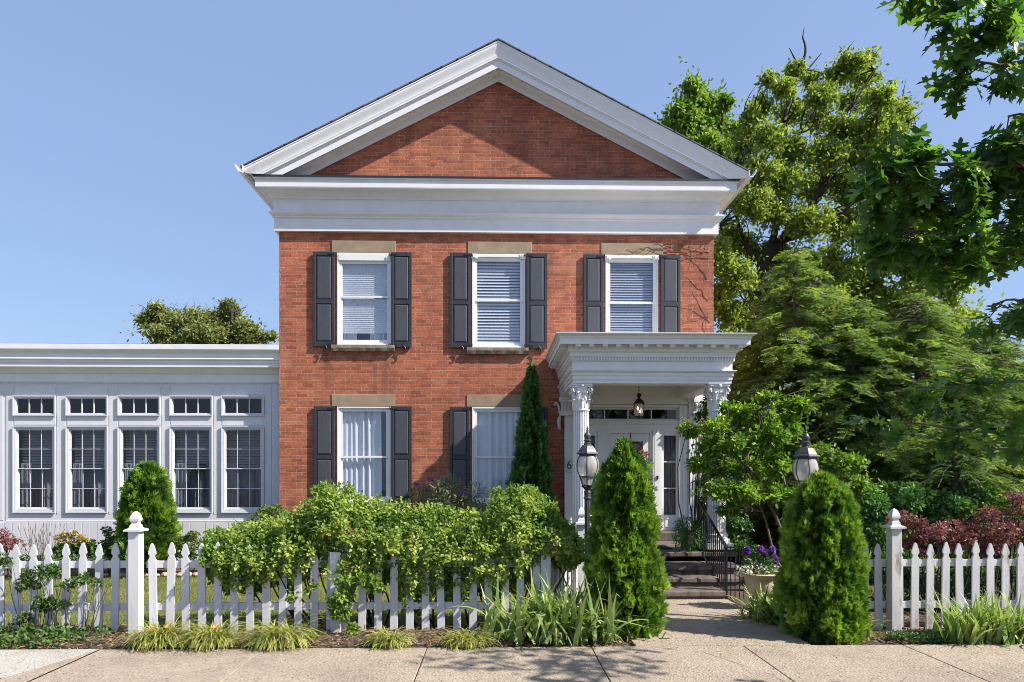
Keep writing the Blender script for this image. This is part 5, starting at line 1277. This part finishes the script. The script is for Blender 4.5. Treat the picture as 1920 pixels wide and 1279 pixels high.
for k in range(70):
    b0 = P(rng.uniform(55, 95), 1050, 12.3); b0.z = -.01; t_ = b0 + Vector((rng.normal() * .16, rng.normal() * .1, rng.uniform(.45, .95))); mb.tube([b0, b0.lerp(t_, .6) + Vector((0, 0, .03)), t_], [.004, .003, .003], 4); mb.tube([t_, t_ + (t_ - b0).normalized() * .07], [.008, .004], 4)
mb.build('stalks', M['barkpale'], lv)
bb_ = P(75, 1050, 12.3); blades('leaves', (bb_.x, 12.3, 0), 160, .3, .012, M['l_butterfly'], lv, rx=.2, ry=.1)
for k, px in enumerate((10, 60, 165, 215, 300, 345, 395, 450)):
    pass
# low green ground plants along that bed
bush('low_plant', 'low leafy plants edging the lawn below the sunroom', [(60, 1050, 30, 10), (100, 1052, 30, 10), (140, 1052, 26, 9), (180, 1052, 25, 8)], 12.2, 1300, 'oval', .05, .03, M['l_green'], stems=False)
# butterfly bush
bf2 = bush('butterfly_bush', 'airy grey green butterfly bush with a few violet spikes above the hedge', [(800, 925, 30, 26), (840, 915, 34, 28), (880, 935, 30, 24), (820, 950, 50, 30), (900, 955, 30, 20)], 12.2, 2600, 'diamond', .10, .022, M['l_butterfly'], sub=8, subr=.5, jit=.9)
for px, py in ((806, 898), (834, 908), (779, 907), (868, 925), (800, 918)):
    c = P(px, py, 12.0); leafy('flower_spike', [(c.x, c.y, c.z, .035, .03, .03), (c.x + .05, c.y, c.z - .02, .03, .03, .02)], 70, 'flower', .014, .014, M['l_purpleflower'], bf2)
# purple shrub right
bush('purple_barberry', 'purple leaved shrub spreading behind the right picket fence', [(1700, 985, 36, 26), (1740, 1000, 40, 28), (1790, 1005, 42, 28), (1830, 990, 36, 30), (1870, 975, 40, 34), (1905, 975, 34, 40), (1720, 1020, 30, 24), (1860, 1020, 60, 30), (1930, 1000, 30, 40), (1910, 935, 24, 16)], 9.0, 9000, 'oval', .045, .022, M['l_purple'], sub=10, subr=.35, tb=.1)
bush('low_plant', 'dark green leaves filling the shade behind the right fence', [(1620, 1070, 26, 50, .6), (1700, 1080, 60, 46, .7), (1790, 1090, 60, 40, .7), (1880, 1080, 60, 44, .6), (1640, 1130, 50, 30, .7), (1720, 1140, 60, 26, .7)], 8.7, 4200, 'oval', .06, .035, M['l_arbor2'], tb=.1)

# ------------------------------------------------------------------ grassy clumps
DL = [(298, 1175, 44, .52, 'small daylily clump with two orange flowers beside the tall fence post'), (392, 1180, 46, .50, 'second daylily clump right of the tall fence post, one orange flower'), (520, 1190, 58, .52, 'widest yellowing grass clump at the sidewalk edge'),
      (728, 1205, 36, .36, 'small tan grass clump in the middle of the bed'), (875, 1205, 50, .34, 'flattened tan grass clump next to the broad iris clump')]
for i, (px, py, w_, L_, lab) in enumerate(DL):
    c = G(px, 1216); root = thing('grass_clump', lab, 'grass clump', (c.x, c.y, 0), 'straw grass clumps along the sidewalk')
    blades('blades', (c.x, c.y + .06, .01), 640 if i != 3 else 420, L_ * .98, .013, M['l_lily'], root, rx=w_ * .0018, ry=.05, lean=(1.0, 2.5), arch=1.0, seg=7, bias=(0, -.5))
    if i < 2:
        for px2, py2 in (((288, 1181), (316, 1179)) if i == 0 else ((404, 1179),)):
            f = P(px2, py2, c.y - .05); mb = MB(); mb.tube([(f.x, f.y + .03, 0), (f.x, f.y, f.z)], .004, 5); mb.build('flower_stem', M['l_iris'], root)
            a = np.linspace(0, 2 * np.pi, 6, endpoint=False); scatter('flower', 'oval', np.tile(np.array(f), (6, 1)), np.column_stack([np.cos(a), np.sin(a) - .6, np.full(6, .7)]), np.column_stack([-np.cos(a), -np.sin(a), np.full(6, .6)]), .055, .03, M['l_orange'], root)
c = G(700, 1195)
bush('leafy_weed', 'small bright green leafy plant beside the widest grass clump', [(583, 1192, 12, 12), (578, 1200, 8, 8)], 7.75, 260, 'oval', .04, .022, M['l_hedge'], stems=False)
c = G(1070, 1205)
ir = thing('iris_clump', 'broad clump of sword shaped iris leaves spreading over the sidewalk edge', 'plant', (c.x, c.y, 0))
blades('blades', (c.x - .12, c.y + .1, .01), 290, .80, .058, M['l_iris'], ir, rx=.30, ry=.12, lean=(.3, 1.7), arch=.55, seg=7, curl=.25, bias=(0, -.35))
blades('blades', (c.x - .05, c.y + .03, .01), 110, .55, .044, M['l_iris'], ir, rx=.36, ry=.06, lean=(1.0, 2.1), arch=.7, seg=7, curl=.5, bias=(0, -.6))
c = P(1440, 1170, 8.55)
ir = thing('iris_clump', 'iris clump leaning over the right side of the walkway', 'plant', (c.x, 8.5, 0))
blades('blades', (c.x - .0, 8.5, .01), 150, .56, .042, M['l_iris'], ir, rx=.14, ry=.12, lean=(.4, 2.0), arch=.55, seg=7, curl=.15, bias=(-.55, -.4))
c = P(1612, 1190, 7.75)
ir = thing('iris_clump', 'small drooping iris clump between the right evergreen and fence post', 'plant', (c.x, 7.75, 0))
blades('blades', (c.x - .05, 7.72, .01), 60, .42, .028, M['l_iris'], ir, rx=.12, ry=.08, lean=(.7, 1.8), arch=.6, seg=7, bias=(.3, -.3))
for px, L_, nn, lab in ((1835, .62, 150, 'bright upright iris clump before the right picket fence'), (1905, .60, 130, 'iris clump cut by the right edge of the photo')):
    c = G(px, 1212); ir = thing('iris_clump', lab, 'plant', (c.x, c.y, 0))
    blades('blades', (c.x, c.y + .12, .01), nn, L_, .044, M['l_iris'], ir, rx=.13, ry=.07, lean=(.3, 1.6), arch=.5, seg=7, curl=.1)
n = 9000; xa, xb = G(1693, 1215).x, G(1850, 1215).x
pos = np.column_stack([rng.uniform(xa, xb, n), rng.uniform(7.34, 7.70, n), rng.uniform(.0, .085, n)])
k_ = ((pos[:, 0] - (xa + xb) / 2) / ((xb - xa) / 2)) ** 2 + ((pos[:, 1] - 7.52) / .17) ** 2 < 1 + rng.normal(0, .15, n); pos = pos[k_]
tag(scatter('creeping_thyme', 'diamond', pos, rdir(len(pos)) + np.array([0, 0, .9]), rdir(len(pos)), .028, .012, M['l_thyme']), 'low mat of creeping thyme along the right sidewalk edge', 'ground cover', kind='stuff')
n = 4200; pos = np.column_stack([rng.uniform(-7.5, -3.9, n), rng.uniform(7.35, 8.1, n), rng.uniform(.0, .11, n)])
k_ = rng.random(n) < np.clip((-4.55 - pos[:, 0] + .3) * 1.3, .0, 1); pos = pos[k_]
tag(scatter('ground_ivy', 'oval', pos, rdir(len(pos)) + np.array([0, -.3, .5]), rdir(len(pos)) + np.array([0, 0, 1]), .05, .03, M['l_green']), 'leafy green ground cover at the left end of the bed', 'ground cover', kind='stuff')
bush('young_maple', 'young seedling with palmate leaves below the hedge post', [(662, 1185, 12, 16)], 7.9, 120, 'oval', .05, .035, M['l_hedge'], stems=False)
# edging rocks between lawn and bed
for i in range(62):
    x = -7.2 + i * .135 + rng.normal() * .02; y = 12.52 + rng.normal() * .03; s = rng.uniform(.06, .10)
    vs = []; fs = []; bm_seg = 8
    mb = MB(); mb.lathe([(s * .35, -s * .6), (s * .95, -s * .35), (s * 1.05, 0), (s * .85, s * .4), (s * .35, s * .62)], (0, 0, 0), bm_seg, rot=rng.uniform(0, 1))
    vs = [(x + v[0] * (1 + .3 * mnoise.noise(Vector((v[0] * 9, v[1] * 9, i)))), y + v[1] * .8 * (1 + .3 * mnoise.noise(Vector((v[0] * 8, i, v[2] * 8)))), .03 + v[2] * .8 * (1 + .4 * mnoise.noise(Vector((i, v[1] * 9, v[2] * 9))))) for v in mb.v]
    o = link_mesh('edging_rock', vs, mb.f, M['rock'], None, origin=(x, y, 0), smooth=False); tag(o, 'pinkish rough stone in the row edging the lawn', 'rock', 'rough stones edging the lawn bed')

# ================================================================== TREES
def px_blobs(lst, Y, depth=.8, jy=.6):
    s = Y / FPX; out = []
    for b in lst:
        px, py, r = b[:3]; rz = b[3] if len(b) > 3 else r
        yo = rng.uniform(-jy, jy); c = P(px, py, Y + yo); out.append((c.x, c.y, c.z, r * s, r * s * depth, rz * s))
    return out
def limbs(mb, pts, r0, r1, seg=7): 
    n = len(pts); mb.tube(pts, [r0 + (r1 - r0) * (i / (n - 1)) ** .8 for i in range(n)], seg)
def tree(name, label, Y, base_px, blobs, n, tmpl, L, W, leafm, branches, barkm, sub=12, subr=.3, cat='tree', jit=.8, tb=0, depth=.8, jy=.8, trunk_r=.25, droop=.25, shell=.4, twigs=2, group=None, up=.5):
    bx_ = PX(base_px, Y); root = thing(name, label, cat, (bx_, Y, 0), group)
    bl = px_blobs(blobs, Y, depth, jy)
    mb = MB()
    for k, (pts, r0, r1) in enumerate(branches):
        w3 = [P(a, b, Y + (c[0] if c else 0)) for a, b, *c in pts]
        # smooth resample
        fine = []
        for i in range(len(w3) - 1):
            p0 = w3[max(i - 1, 0)]; p1 = w3[i]; p2 = w3[i + 1]; p3 = w3[min(i + 2, len(w3) - 1)]
            for t in (0, .25, .5, .75): fine.append(.5 * ((2 * p1) + (p2 - p0) * t + (2 * p0 - 5 * p1 + 4 * p2 - p3) * t * t + (-p0 + 3 * p1 - 3 * p2 + p3) * t ** 3))
        fine.append(w3[-1]); limbs(mb, fine, r0, r1)
    for b in bl:
        # nearest branch point feeds the clump
        best = None
        for pts, r0, r1 in branches:
            for a, bb2, *c in pts:
                p = P(a, bb2, Y + (c[0] if c else 0)); d = (p - Vector(b[:3])).length + max(0, p.z - b[2]) * 1.0
                if best is None or d < best[0]: best = (d, p)
        for k in range(twigs + 3): e = Vector((b[0], b[1], b[2])) + Vector(rng.normal(size=3)) * b[3] * .6; mb.tube(path(best[1], e, .08), [.04 * trunk_r / .25, .03 * trunk_r / .25, .022 * trunk_r / .25, .014, .009, .004], 4)
    mb.build('trunk', barkm, root)
    bl2 = [(b[0], b[1], b[2], b[3] * 1.1, b[4] * 1.1, b[5] * 1.1) for b in bl]; leafy('loose_leaves', bl2, int(n * .45), tmpl, L, W, leafm, root, sub=0, jit=jit, tbias=tb - .1, droop=droop, shell=.0, up=up)
    leafy('crown', bl, int(n * .6), tmpl, L, W, leafm, root, sub=sub, subr=subr, jit=jit, tbias=tb, droop=droop, shell=shell, up=up)
    return root
# left background tree
tree('background_tree', 'distant olive green tree rising above the sunroom roof', 30, 400, [(300, 590, 30, 18), (275, 600, 26, 12), (330, 600, 34, 22), (300, 625, 34, 18), (370, 595, 30, 18), (400, 600, 36, 20), (430, 580, 26, 14), (430, 605, 36, 24), (380, 625, 40, 22), (455, 620, 34, 22), (485, 632, 26, 14), (508, 632, 14, 10), (340, 645, 60, 20), (440, 645, 60, 20), (290, 575, 16, 8), (425, 568, 14, 6)],
     24000, 'diamond', .17, .085, M['l_far'], [([(400, 830), (400, 700), (380, 640), (340, 600)], .35, .06), ([(400, 700), (430, 640), (435, 585)], .2, .05), ([(380, 660), (310, 630), (280, 600)], .15, .04), ([(430, 650), (490, 635)], .1, .03)], M['bark'], sub=18, subr=.36, jy=1.5, shell=.12, tb=.1)
# tree A
tree('tall_tree', 'narrow bright green tree behind the right slope of the roof', 23, 1310, [(1297, 165, 20, 28), (1310, 195, 34, 30), (1275, 215, 28, 28), (1340, 195, 26, 24), (1362, 190, 14, 16), (1255, 235, 18, 18), (1300, 240, 44, 34), (1345, 240, 34, 34), (1385, 236, 12, 10), (1280, 270, 36, 26), (1330, 285, 44, 34), (1370, 280, 20, 24), (1310, 320, 40, 30), (1350, 330, 40, 40), (1300, 380, 40, 50)],
     34000, 'diamond', .17, .085, M['l_maple'], [([(1330, 830), (1325, 500), (1315, 300), (1300, 160)], .3, .03), ([(1322, 400), (1350, 280), (1355, 200)], .12, .03), ([(1318, 330), (1280, 260), (1262, 225)], .1, .03), ([(1340, 300), (1385, 236)], .06, .02)], M['bark'], sub=16, subr=.42, shell=.05, tb=.1, jit=1.0)
# tree B: large, thin crowned, dark limbs
B_bl = [(1490, 130, 22, 18), (1520, 150, 20, 20), (1470, 165, 26, 22), (1440, 150, 18, 16), (1600, 115, 34, 18), (1630, 108, 20, 12), (1570, 140, 34, 24), (1620, 150, 34, 24), (1545, 180, 34, 28), (1600, 190, 38, 28), (1650, 180, 34, 24), (1680, 205, 34, 22), (1700, 225, 18, 20), (1430, 195, 26, 22), (1410, 220, 24, 24), (1480, 210, 34, 26), (1530, 225, 38, 30), (1580, 240, 40, 30), (1640, 235, 44, 30), (1670, 260, 40, 30),
        (1400, 265, 34, 28), (1440, 260, 38, 30), (1490, 280, 40, 34), (1550, 290, 44, 34), (1610, 290, 44, 34), (1660, 310, 44, 34), (1380, 310, 34, 30), (1420, 320, 40, 34), (1470, 340, 44, 34), (1530, 350, 48, 36), (1590, 350, 48, 36), (1650, 370, 50, 40), (1370, 370, 30, 34), (1410, 380, 40, 34), (1460, 400, 44, 34), (1520, 420, 50, 36), (1580, 420, 50, 40), (1640, 440, 50, 40), (1700, 400, 50, 50), (1370, 440, 32, 34), (1400, 460, 40, 34), (1450, 480, 44, 40), (1380, 520, 44, 40), (1430, 550, 50, 44), (1370, 590, 40, 40), (1420, 620, 50, 44), (1500, 500, 50, 44), (1560, 500, 50, 44), (1620, 520, 50, 44), (1370, 660, 40, 40), (1700, 300, 30, 30), (1745, 430, 40, 50), (1720, 500, 50, 50), (1360, 700, 40, 50), (1400, 690, 50, 50), (1370, 760, 50, 50), (1480, 590, 50, 50), (1540, 580, 60, 50), (1600, 600, 60, 50), (1780, 520, 50, 60), (1350, 480, 24, 40), (1350, 560, 24, 40)]
B_br = [([(1450, 950), (1440, 750), (1425, 600), (1430, 500), (1465, 450), (1530, 375), (1545, 330)], .20, .09), ([(1440, 480), (1455, 420), (1460, 300), (1470, 230), (1490, 160), (1510, 100), (1505, 70)], .12, .02), ([(1490, 160), (1540, 100)], .05, .01), ([(1500, 130), (1480, 90)], .04, .01),
        ([(1530, 375), (1560, 330), (1580, 270), (1600, 200), (1640, 130)], .09, .015), ([(1425, 500), (1400, 460), (1380, 400), (1375, 330), (1400, 250)], .08, .015), ([(1470, 450), (1530, 430), (1600, 380), (1660, 300), (1690, 230)], .09, .015), ([(1455, 420), (1435, 340), (1440, 260), (1430, 190)], .09, .02), ([(1450, 490), (1520, 480), (1600, 440), (1680, 400)], .08, .02), ([(1545, 330), (1530, 260), (1560, 180), (1580, 130)], .07, .02), ([(1425, 600), (1370, 500), (1350, 420)], .06, .02), ([(1460, 300), (1500, 250), (1530, 190)], .05, .01), ([(1505, 70), (1508, 50)], .02, .006)]
tree('sparse_tree', 'large thin crowned tree with dark forking limbs right of the house', 19, 1450, B_bl, 125000, 'diamond', .125, .062, M['l_elm'], B_br, M['bark'], sub=34, subr=.36, jy=1.6, shell=.05, trunk_r=.16, tb=.08, jit=1.1, up=.3)

# hemlocks: drooping feathery sprays on layered branches
def hemlock(x, y, h, spread, label, zb=.3, nb=150, seed=0, tb=0., lean=0., group='feathery hemlocks right of the house', dens=1.):
    root = thing('hemlock', label, 'evergreen tree', (x, y, 0), group)
    mb = MB(); mb.tube([(x, y, -.05), (x + lean * .3, y, h * .35), (x + lean * .7, y, h * .7), (x + lean, y, h)], [.12, .09, .05, .008], 8)
    P_, A_, N_, TT, LL = [], [], [], [], []
    for k in range(nb):
        u = ((k + rng.random()) / nb) ** .85; z = zb + (h - zb) * u; az = rng.uniform(0, 2 * math.pi); Lb = spread * (1 - u) ** .55 * rng.uniform(.65, 1.15) + .18
        hd = Vector((math.cos(az), math.sin(az), 0)); sd = Vector((-hd.y, hd.x, 0)); o0 = Vector((x + lean * u, y, z)); pts = []
        rise = rng.uniform(.05, .45)
        for i in range(7):
            t = i / 6; pts.append(o0 + hd * (Lb * t) + Vector((0, 0, Lb * (rise * t - .50 * t * t))) + sd * (rng.normal() * .03))
        mb.tube(pts, [.022 * (1 - .85 * i / 6) * (.4 + .6 * (1 - u)) + .003 for i in range(7)], 4)
        bt = rng.random(); m_ = max(4, int(Lb / .052 * dens))
        for i in range(m_):
            t = .18 + .84 * i / m_; f = min(t, .999) * 6; i0 = int(f); p = pts[i0].lerp(pts[min(i0 + 1, 6)], f - i0)
            for sg in (-1, 1):
                if rng.random() < .12: continue
                dr = (sd * sg * rng.uniform(.5, 1) + hd * rng.uniform(.35, .9) + Vector((0, 0, rng.uniform(-.7, .15)))).normalized()
                l = (.30 * (1 - .45 * t) + .05) * rng.uniform(.7, 1.2) * (.55 + .45 * min(1, Lb / 1.2))
                P_.append(p); A_.append(dr); N_.append(Vector((rng.normal() * .6, rng.normal() * .6, 1))); LL.append(l * .78); TT.append(.15 + .35 * bt + .3 * t + .2 * rng.random())
    mb.build('trunk', M['barkpale'], root)
    PA = np.array([tuple(p) for p in P_]); nz = np.array([mnoise.noise(Vector(p) * 1.5) + .6 * mnoise.noise(Vector(p) * 4.5) for p in PA]); kp = nz > -.27 + rng.normal(0, .06, len(nz))
    A2 = np.array([tuple(p) for p in A_])[kp]; N2 = np.array([tuple(p) for p in N_])[kp]; L2 = np.array(LL)[kp]; T2_ = np.array(TT)[kp]
    scatter('crown', 'fern', PA[kp], A2, N2, L2, L2 * .85, M['l_hem'], root, np.clip(T2_ - .08 + tb + .55 * nz[kp] + rng.normal(0, .13, kp.sum()), 0, 1))  # darker round the gaps: shade between sprays put into the tint
    return root
hemlock(PX(1490, 14.2), 14.2, PZ(462, 14.2), 2.0, 'tallest feathery hemlock with a pale leader, nearest the house corner', nb=340, tb=.12)
hemlock(PX(1430, 15.2), 15.2, PZ(585, 15.2), 1.7, 'shorter hemlock close beside the porch roof', nb=230, tb=.1)
hemlock(PX(1600, 13.6), 13.6, PZ(560, 13.6), 2.3, 'middle hemlock behind the right lamp post', nb=340, tb=.0)
hemlock(PX(1720, 13.4), 13.4, PZ(545, 13.4), 2.3, 'dense hemlock behind the right picket fence post', nb=340, tb=.05)
hemlock(PX(1860, 13.8), 13.8, PZ(600, 13.8), 2.3, 'rightmost hemlock at the edge of the photo', nb=300, tb=.1)
hemlock(PX(1790, 11.6), 11.6, PZ(790, 11.6), 1.6, 'low spreading hemlock above the purple shrub', nb=200, tb=.05)
hemlock(PX(1985, 12.2), 12.2, PZ(690, 12.2), 1.6, 'hemlock mostly beyond the right edge of the photo', nb=170, tb=.1)
# broadleaf mass filling the shade behind
tree('background_tree', 'dark leafy tree filling the gaps behind the hemlocks', 19.5, 1640, [(1440, 700, 60), (1440, 800, 70), (1540, 760, 80), (1560, 620, 70), (1640, 700, 90), (1660, 600, 70), (1760, 640, 80), (1760, 760, 90), (1650, 830, 90), (1540, 870, 80), (1860, 780, 80), (1880, 700, 60), (1860, 880, 80), (1760, 880, 80), (1440, 890, 50), (1940, 850, 80), (1480, 560, 60), (1600, 540, 60), (1700, 560, 70), (1800, 620, 60), (1940, 740, 60)], 52000, 'diamond', .17, .09, M['l_elm'], [([(1640, 980), (1640, 800), (1650, 650)], .3, .05), ([(1640, 850), (1540, 720)], .15, .03), ([(1645, 800), (1760, 700)], .15, .03), ([(1640, 900), (1860, 780)], .15, .03), ([(1640, 900), (1450, 780)], .15, .03)], M['bark'], sub=16, subr=.4, shell=.05, tb=.1)
# small tree by the porch with layered light green leaves
D_bl = [(1300, 805, 28, 14), (1345, 800, 30, 16), (1380, 770, 34, 18), (1420, 775, 36, 18), (1330, 840, 34, 16), (1380, 830, 44, 24), (1440, 820, 40, 26), (1310, 870, 26, 12), (1350, 880, 40, 22), (1400, 880, 44, 28), (1450, 870, 34, 26), (1350, 920, 34, 18), (1400, 925, 40, 24), (1450, 925, 30, 20), (1480, 800, 34, 22), (1500, 760, 30, 16), (1540, 850, 40, 20), (1580, 870, 44, 18), (1600, 905, 34, 16), (1480, 930, 26, 20), (1370, 955, 24, 12), (1440, 745, 24, 10)]
tree('small_dogwood', 'small leafy tree with slanting thin stems beside the right porch column', 10.6, 1480, D_bl, 20000, 'oval', .08, .040, M['l_dog'], [([(1478, 1080), (1470, 1010), (1440, 940), (1400, 880), (1350, 820), (1310, 800)], .035, .008), ([(1482, 1080), (1480, 1000), (1470, 900), (1440, 820), (1420, 770)], .04, .008), ([(1486, 1080), (1500, 1000), (1520, 920), (1580, 870)], .035, .008), ([(1440, 940), (1380, 910), (1340, 885)], .015, .005), ([(1474, 1080), (1452, 1040), (1430, 960), (1400, 925)], .03, .008)],
     M['barkpale'], sub=9, subr=.36, cat='tree', trunk_r=.06, jy=.45, tb=.1, jit=.8, up=1.0, droop=.1, shell=.2)
bush('side_shrub', 'dark shrub filling the shade between the porch column and board fence', [(1385, 985, 26, 34), (1372, 1010, 20, 26), (1500, 985, 26, 40), (1540, 960, 40, 40), (1580, 1000, 30, 50), (1395, 1030, 30, 14)], 12.6, 5000, 'oval', .07, .04, M['l_arbor2'], tb=.15)
bush('rhododendron', 'glossy dark shrubs in the shade right of the evergreen', [(1620, 950, 40, 30), (1640, 1000, 40, 40), (1700, 930, 50, 30), (1600, 920, 40, 20), (1760, 950, 50, 30), (1840, 940, 50, 30), (1680, 960, 40, 30)], 11.2, 7000, 'oval', .10, .04, M['l_arbor2'], tb=.2)
# ivy on the right column
bush('ivy_vine', 'dark ivy climbing beside the right porch column', [(1326, 745, 8, 12), (1322, 765, 9, 16), (1318, 785, 10, 14), (1309, 776, 5, 6), (1324, 805, 10, 20), (1322, 850, 9, 30), (1322, 900, 9, 30), (1320, 950, 9, 30)], 11.75, 800, 'oval', .055, .045, M['l_arbor2'], cat='vine', sub=5, subr=.5)
mb = MB(); mb.tube([P(1322, 1020, 11.8), P(1324, 900, 11.8), P(1321, 800, 11.8), P(1326, 740, 11.8)], [.03, .025, .02, .01], 7)
iv = [o for o in C.objects if o.name == 'ivy_vine'][0]; mb.build('vine_stem', M['bark'], iv)
# dried vine stems on the brick at the upper right
dv = thing('dried_vine', 'bare dry vine stems clinging to the brick beside the upper right window', 'vine', (PX(1330, YF), YF, 0))
mb = MB()
def vine(px, py, dx, dy, n, r):
    pts = []
    for i in range(n):
        p = P(px, py, YF - .02 - (.075 if py < 441 else 0)); pts.append(p); px += dx + rng.normal() * 3.0; py += dy + rng.normal() * 3.0
    mb.tube(pts, [r * (1 - .8 * i / n) + .0012 for i in range(n)], 4)
for a in ((1330, 640, -3, -8, 14, .006), (1332, 560, -6, -4, 10, .005), (1330, 520, -5, -7, 10, .005), (1335, 480, -9, -2, 14, .005), (1335, 470, -8, -1, 16, .005), (1320, 470, -9, 1.5, 12, .004), (1300, 465, -9, -1, 12, .004), (1270, 462, -7, 1, 12, .004), (1240, 466, -7, 1, 9, .004), (1320, 450, -3, 4, 8, .004), (1336, 600, -6, -4, 9, .004), (1330, 450, -4, 3, 12, .004), (1295, 455, 3, 5, 8, .003), (1280, 470, 4, -3, 8, .003), (1210, 468, -6, 2, 7, .003), (1310, 480, -6, 5, 8, .003), (1334, 590, -7, 2, 8, .004), (1312, 445, -5, -3, 6, .003)): vine(*a)
mb.build('stems', M['twig'], dv)

# ================================================================== FOREGROUND OAK (trunk outside the frame on the right)
ok = thing('oak_tree', 'dark green oak whose lobed leaves hang into the right of the view', 'tree', (5.6, 4.4, 0))
mbw = MB()
mbw.tube([(5.6, 4.4, -.1), (5.55, 4.35, 1.5), (5.6, 4.3, 3.2), (5.5, 4.2, 4.6), (5.6, 4.2, 5.2)], [.30, .25, .22, .14, .04], 12)
OP, OA, ON, OL = [], [], [], []
def oak_branch(pts, Y, ntw, leafL, r0=.02, spread=.3, dens=12, skipstart=0.):
    w3 = [P(a, b, Y + (c[0] if c else 0)) for a, b, *c in pts]; n = 14; fine = []
    for i in range(n):
        f = i / (n - 1) * (len(w3) - 1); i0 = min(int(f), len(w3) - 2); fine.append(w3[i0].lerp(w3[i0 + 1], f - i0) + Vector((0, 0, .01 * math.sin(i * 1.3))))
    root_ = Vector((5.58, 4.3, max(1.6, min(5.0, fine[0].z * .55 + 1.5)))); lead = path(root_, fine[0], .07, 7)
    mbw.tube(lead[:-1] + fine, [r0 * (1.9 - 1.2 * i / 6) for i in range(6)] + [r0 * .6 * (1 - .8 * i / n) + .0015 for i in range(n)], 6)
    for k in range(int(3 + 7 * (fine[0] - root_).length)):
        f = rng.uniform(1.2, 5.99); i0 = int(f); p = lead[i0].lerp(lead[i0 + 1], f - i0); e = p + Vector(rng.normal(size=3)).normalized() * rng.uniform(.15, .5)
        mbw.tube([p, p.lerp(e, .5) + Vector((0, 0, .02)), e], [.005, .0035, .0015], 4)
        for j in range(9): q_ = p.lerp(e, rng.uniform(.4, 1)); OP.append(q_); OA.append((Vector(rng.normal(size=3)) + Vector((0, 0, -.4))).normalized()); ON.append(Vector((rng.normal() * .6, rng.normal() * .6, 1)).normalized()); OL.append(leafL * rng.uniform(.65, 1.15))
    for k in range(ntw):
        t = skipstart + (1 - skipstart) * (k + rng.random()) / ntw; f = t * (n - 1); i0 = min(int(f), n - 2); p = fine[i0].lerp(fine[i0 + 1], f - i0); d = (fine[i0 + 1] - fine[i0]).normalized()
        dr = (d * .6 + Vector(rng.normal(size=3)) * .7 + Vector((0, 0, -.1))).normalized(); l = spread * rng.uniform(.4, 1); e = p + dr * l
        mbw.tube([p, p.lerp(e, .5) + Vector((0, 0, .01)), e], [.004, .003, .0015], 4)
        for j in range(dens):
            tt = rng.uniform(.35, 1.0) if j < dens - 3 else 1.0; q_ = p.lerp(e, tt)
            a = (dr * .7 + Vector(rng.normal(size=3)) * .75 + Vector((0, 0, -.45))).normalized()
            OP.append(q_); OA.append(a); ON.append(Vector((rng.normal() * .6, rng.normal() * .6 - .25, 1)).normalized()); OL.append(leafL * rng.uniform(.65, 1.15))
LO = .150
oak_branch([(2200, -60), (1980, 20), (1850, 50), (1770, 60)], 3.3, 12, LO, spread=.20)
oak_branch([(2200, -120), (1950, -40), (1800, -30), (1720, -15)], 3.3, 9, LO, spread=.14)
oak_branch([(2200, 60), (1980, 110), (1880, 120), (1800, 120)], 3.4, 11, LO, spread=.18)
oak_branch([(2250, 200), (2000, 210), (1940, 220), (1890, 215)], 3.5, 5, LO, spread=.14)
oak_branch([(2250, 300), (1980, 310), (1820, 310), (1700, 300), (1660, 310)], 3.5, 27, LO, spread=.20)
oak_branch([(2250, 330), (1980, 370), (1820, 370), (1720, 370), (1660, 370)], 3.7, 30, LO, spread=.22)
oak_branch([(2250, 400), (1990, 420), (1860, 430), (1760, 440), (1700, 430)], 3.6, 24, LO, spread=.20)
oak_branch([(2250, 380), (1980, 460), (1880, 480), (1810, 490), (1780, 500)], 3.6, 10, LO, spread=.16)
oak_branch([(2150, 240), (1960, 270), (1900, 280), (1850, 260)], 3.6, 7, LO, spread=.16)
oak_branch([(2150, 340), (1980, 350), (1920, 360), (1850, 340)], 3.9, 14, LO, spread=.2)
oak_branch([(2150, 440), (1980, 520), (1920, 560), (1860, 570)], 4.0, 8, LO, spread=.2)
oak_branch([(2250, 680), (1980, 710), (1860, 720), (1760, 725), (1660, 735)], 4.8, 9, LO, spread=.22)
oak_branch([(2250, 740), (1980, 780), (1880, 800), (1760, 800), (1640, 790)], 4.9, 11, LO, spread=.24)
oak_branch([(2250, 800), (1990, 840), (1920, 850), (1860, 840)], 4.6, 5, LO, spread=.2)
# crown beyond the frame, which shades the sidewalk corner
for k in range(7):
    a = Vector((5.55, 4.25, rng.uniform(4.2, 6.2))); e = Vector((rng.uniform(3.9, 5.4), rng.uniform(4.9, 5.7), rng.uniform(3.3, 4.6)))
    pts = path(a, e, .08, 6); mbw.tube(pts, [.03, .025, .02, .015, .01, .005], 5)
    for j in range(5):
        q0 = pts[5 - j % 3] + Vector(rng.normal(size=3)) * .2
        for i in range(8): OP.append(q0 + Vector(rng.normal(size=3)) * .12); OA.append(Vector(rng.normal(size=3)).normalized()); ON.append(Vector((rng.normal() * .5, rng.normal() * .5, 1))); OL.append(LO)
mbw.build('trunk', M['barkpale'], ok)
T['oakp'] = T['oak']
scatter('leaves', 'oak', np.array([tuple(p) for p in OP]), np.array([tuple(p) for p in OA]), np.array([tuple(p) for p in ON]), np.array(OL), np.array(OL) * .76, M['l_oak'], ok)
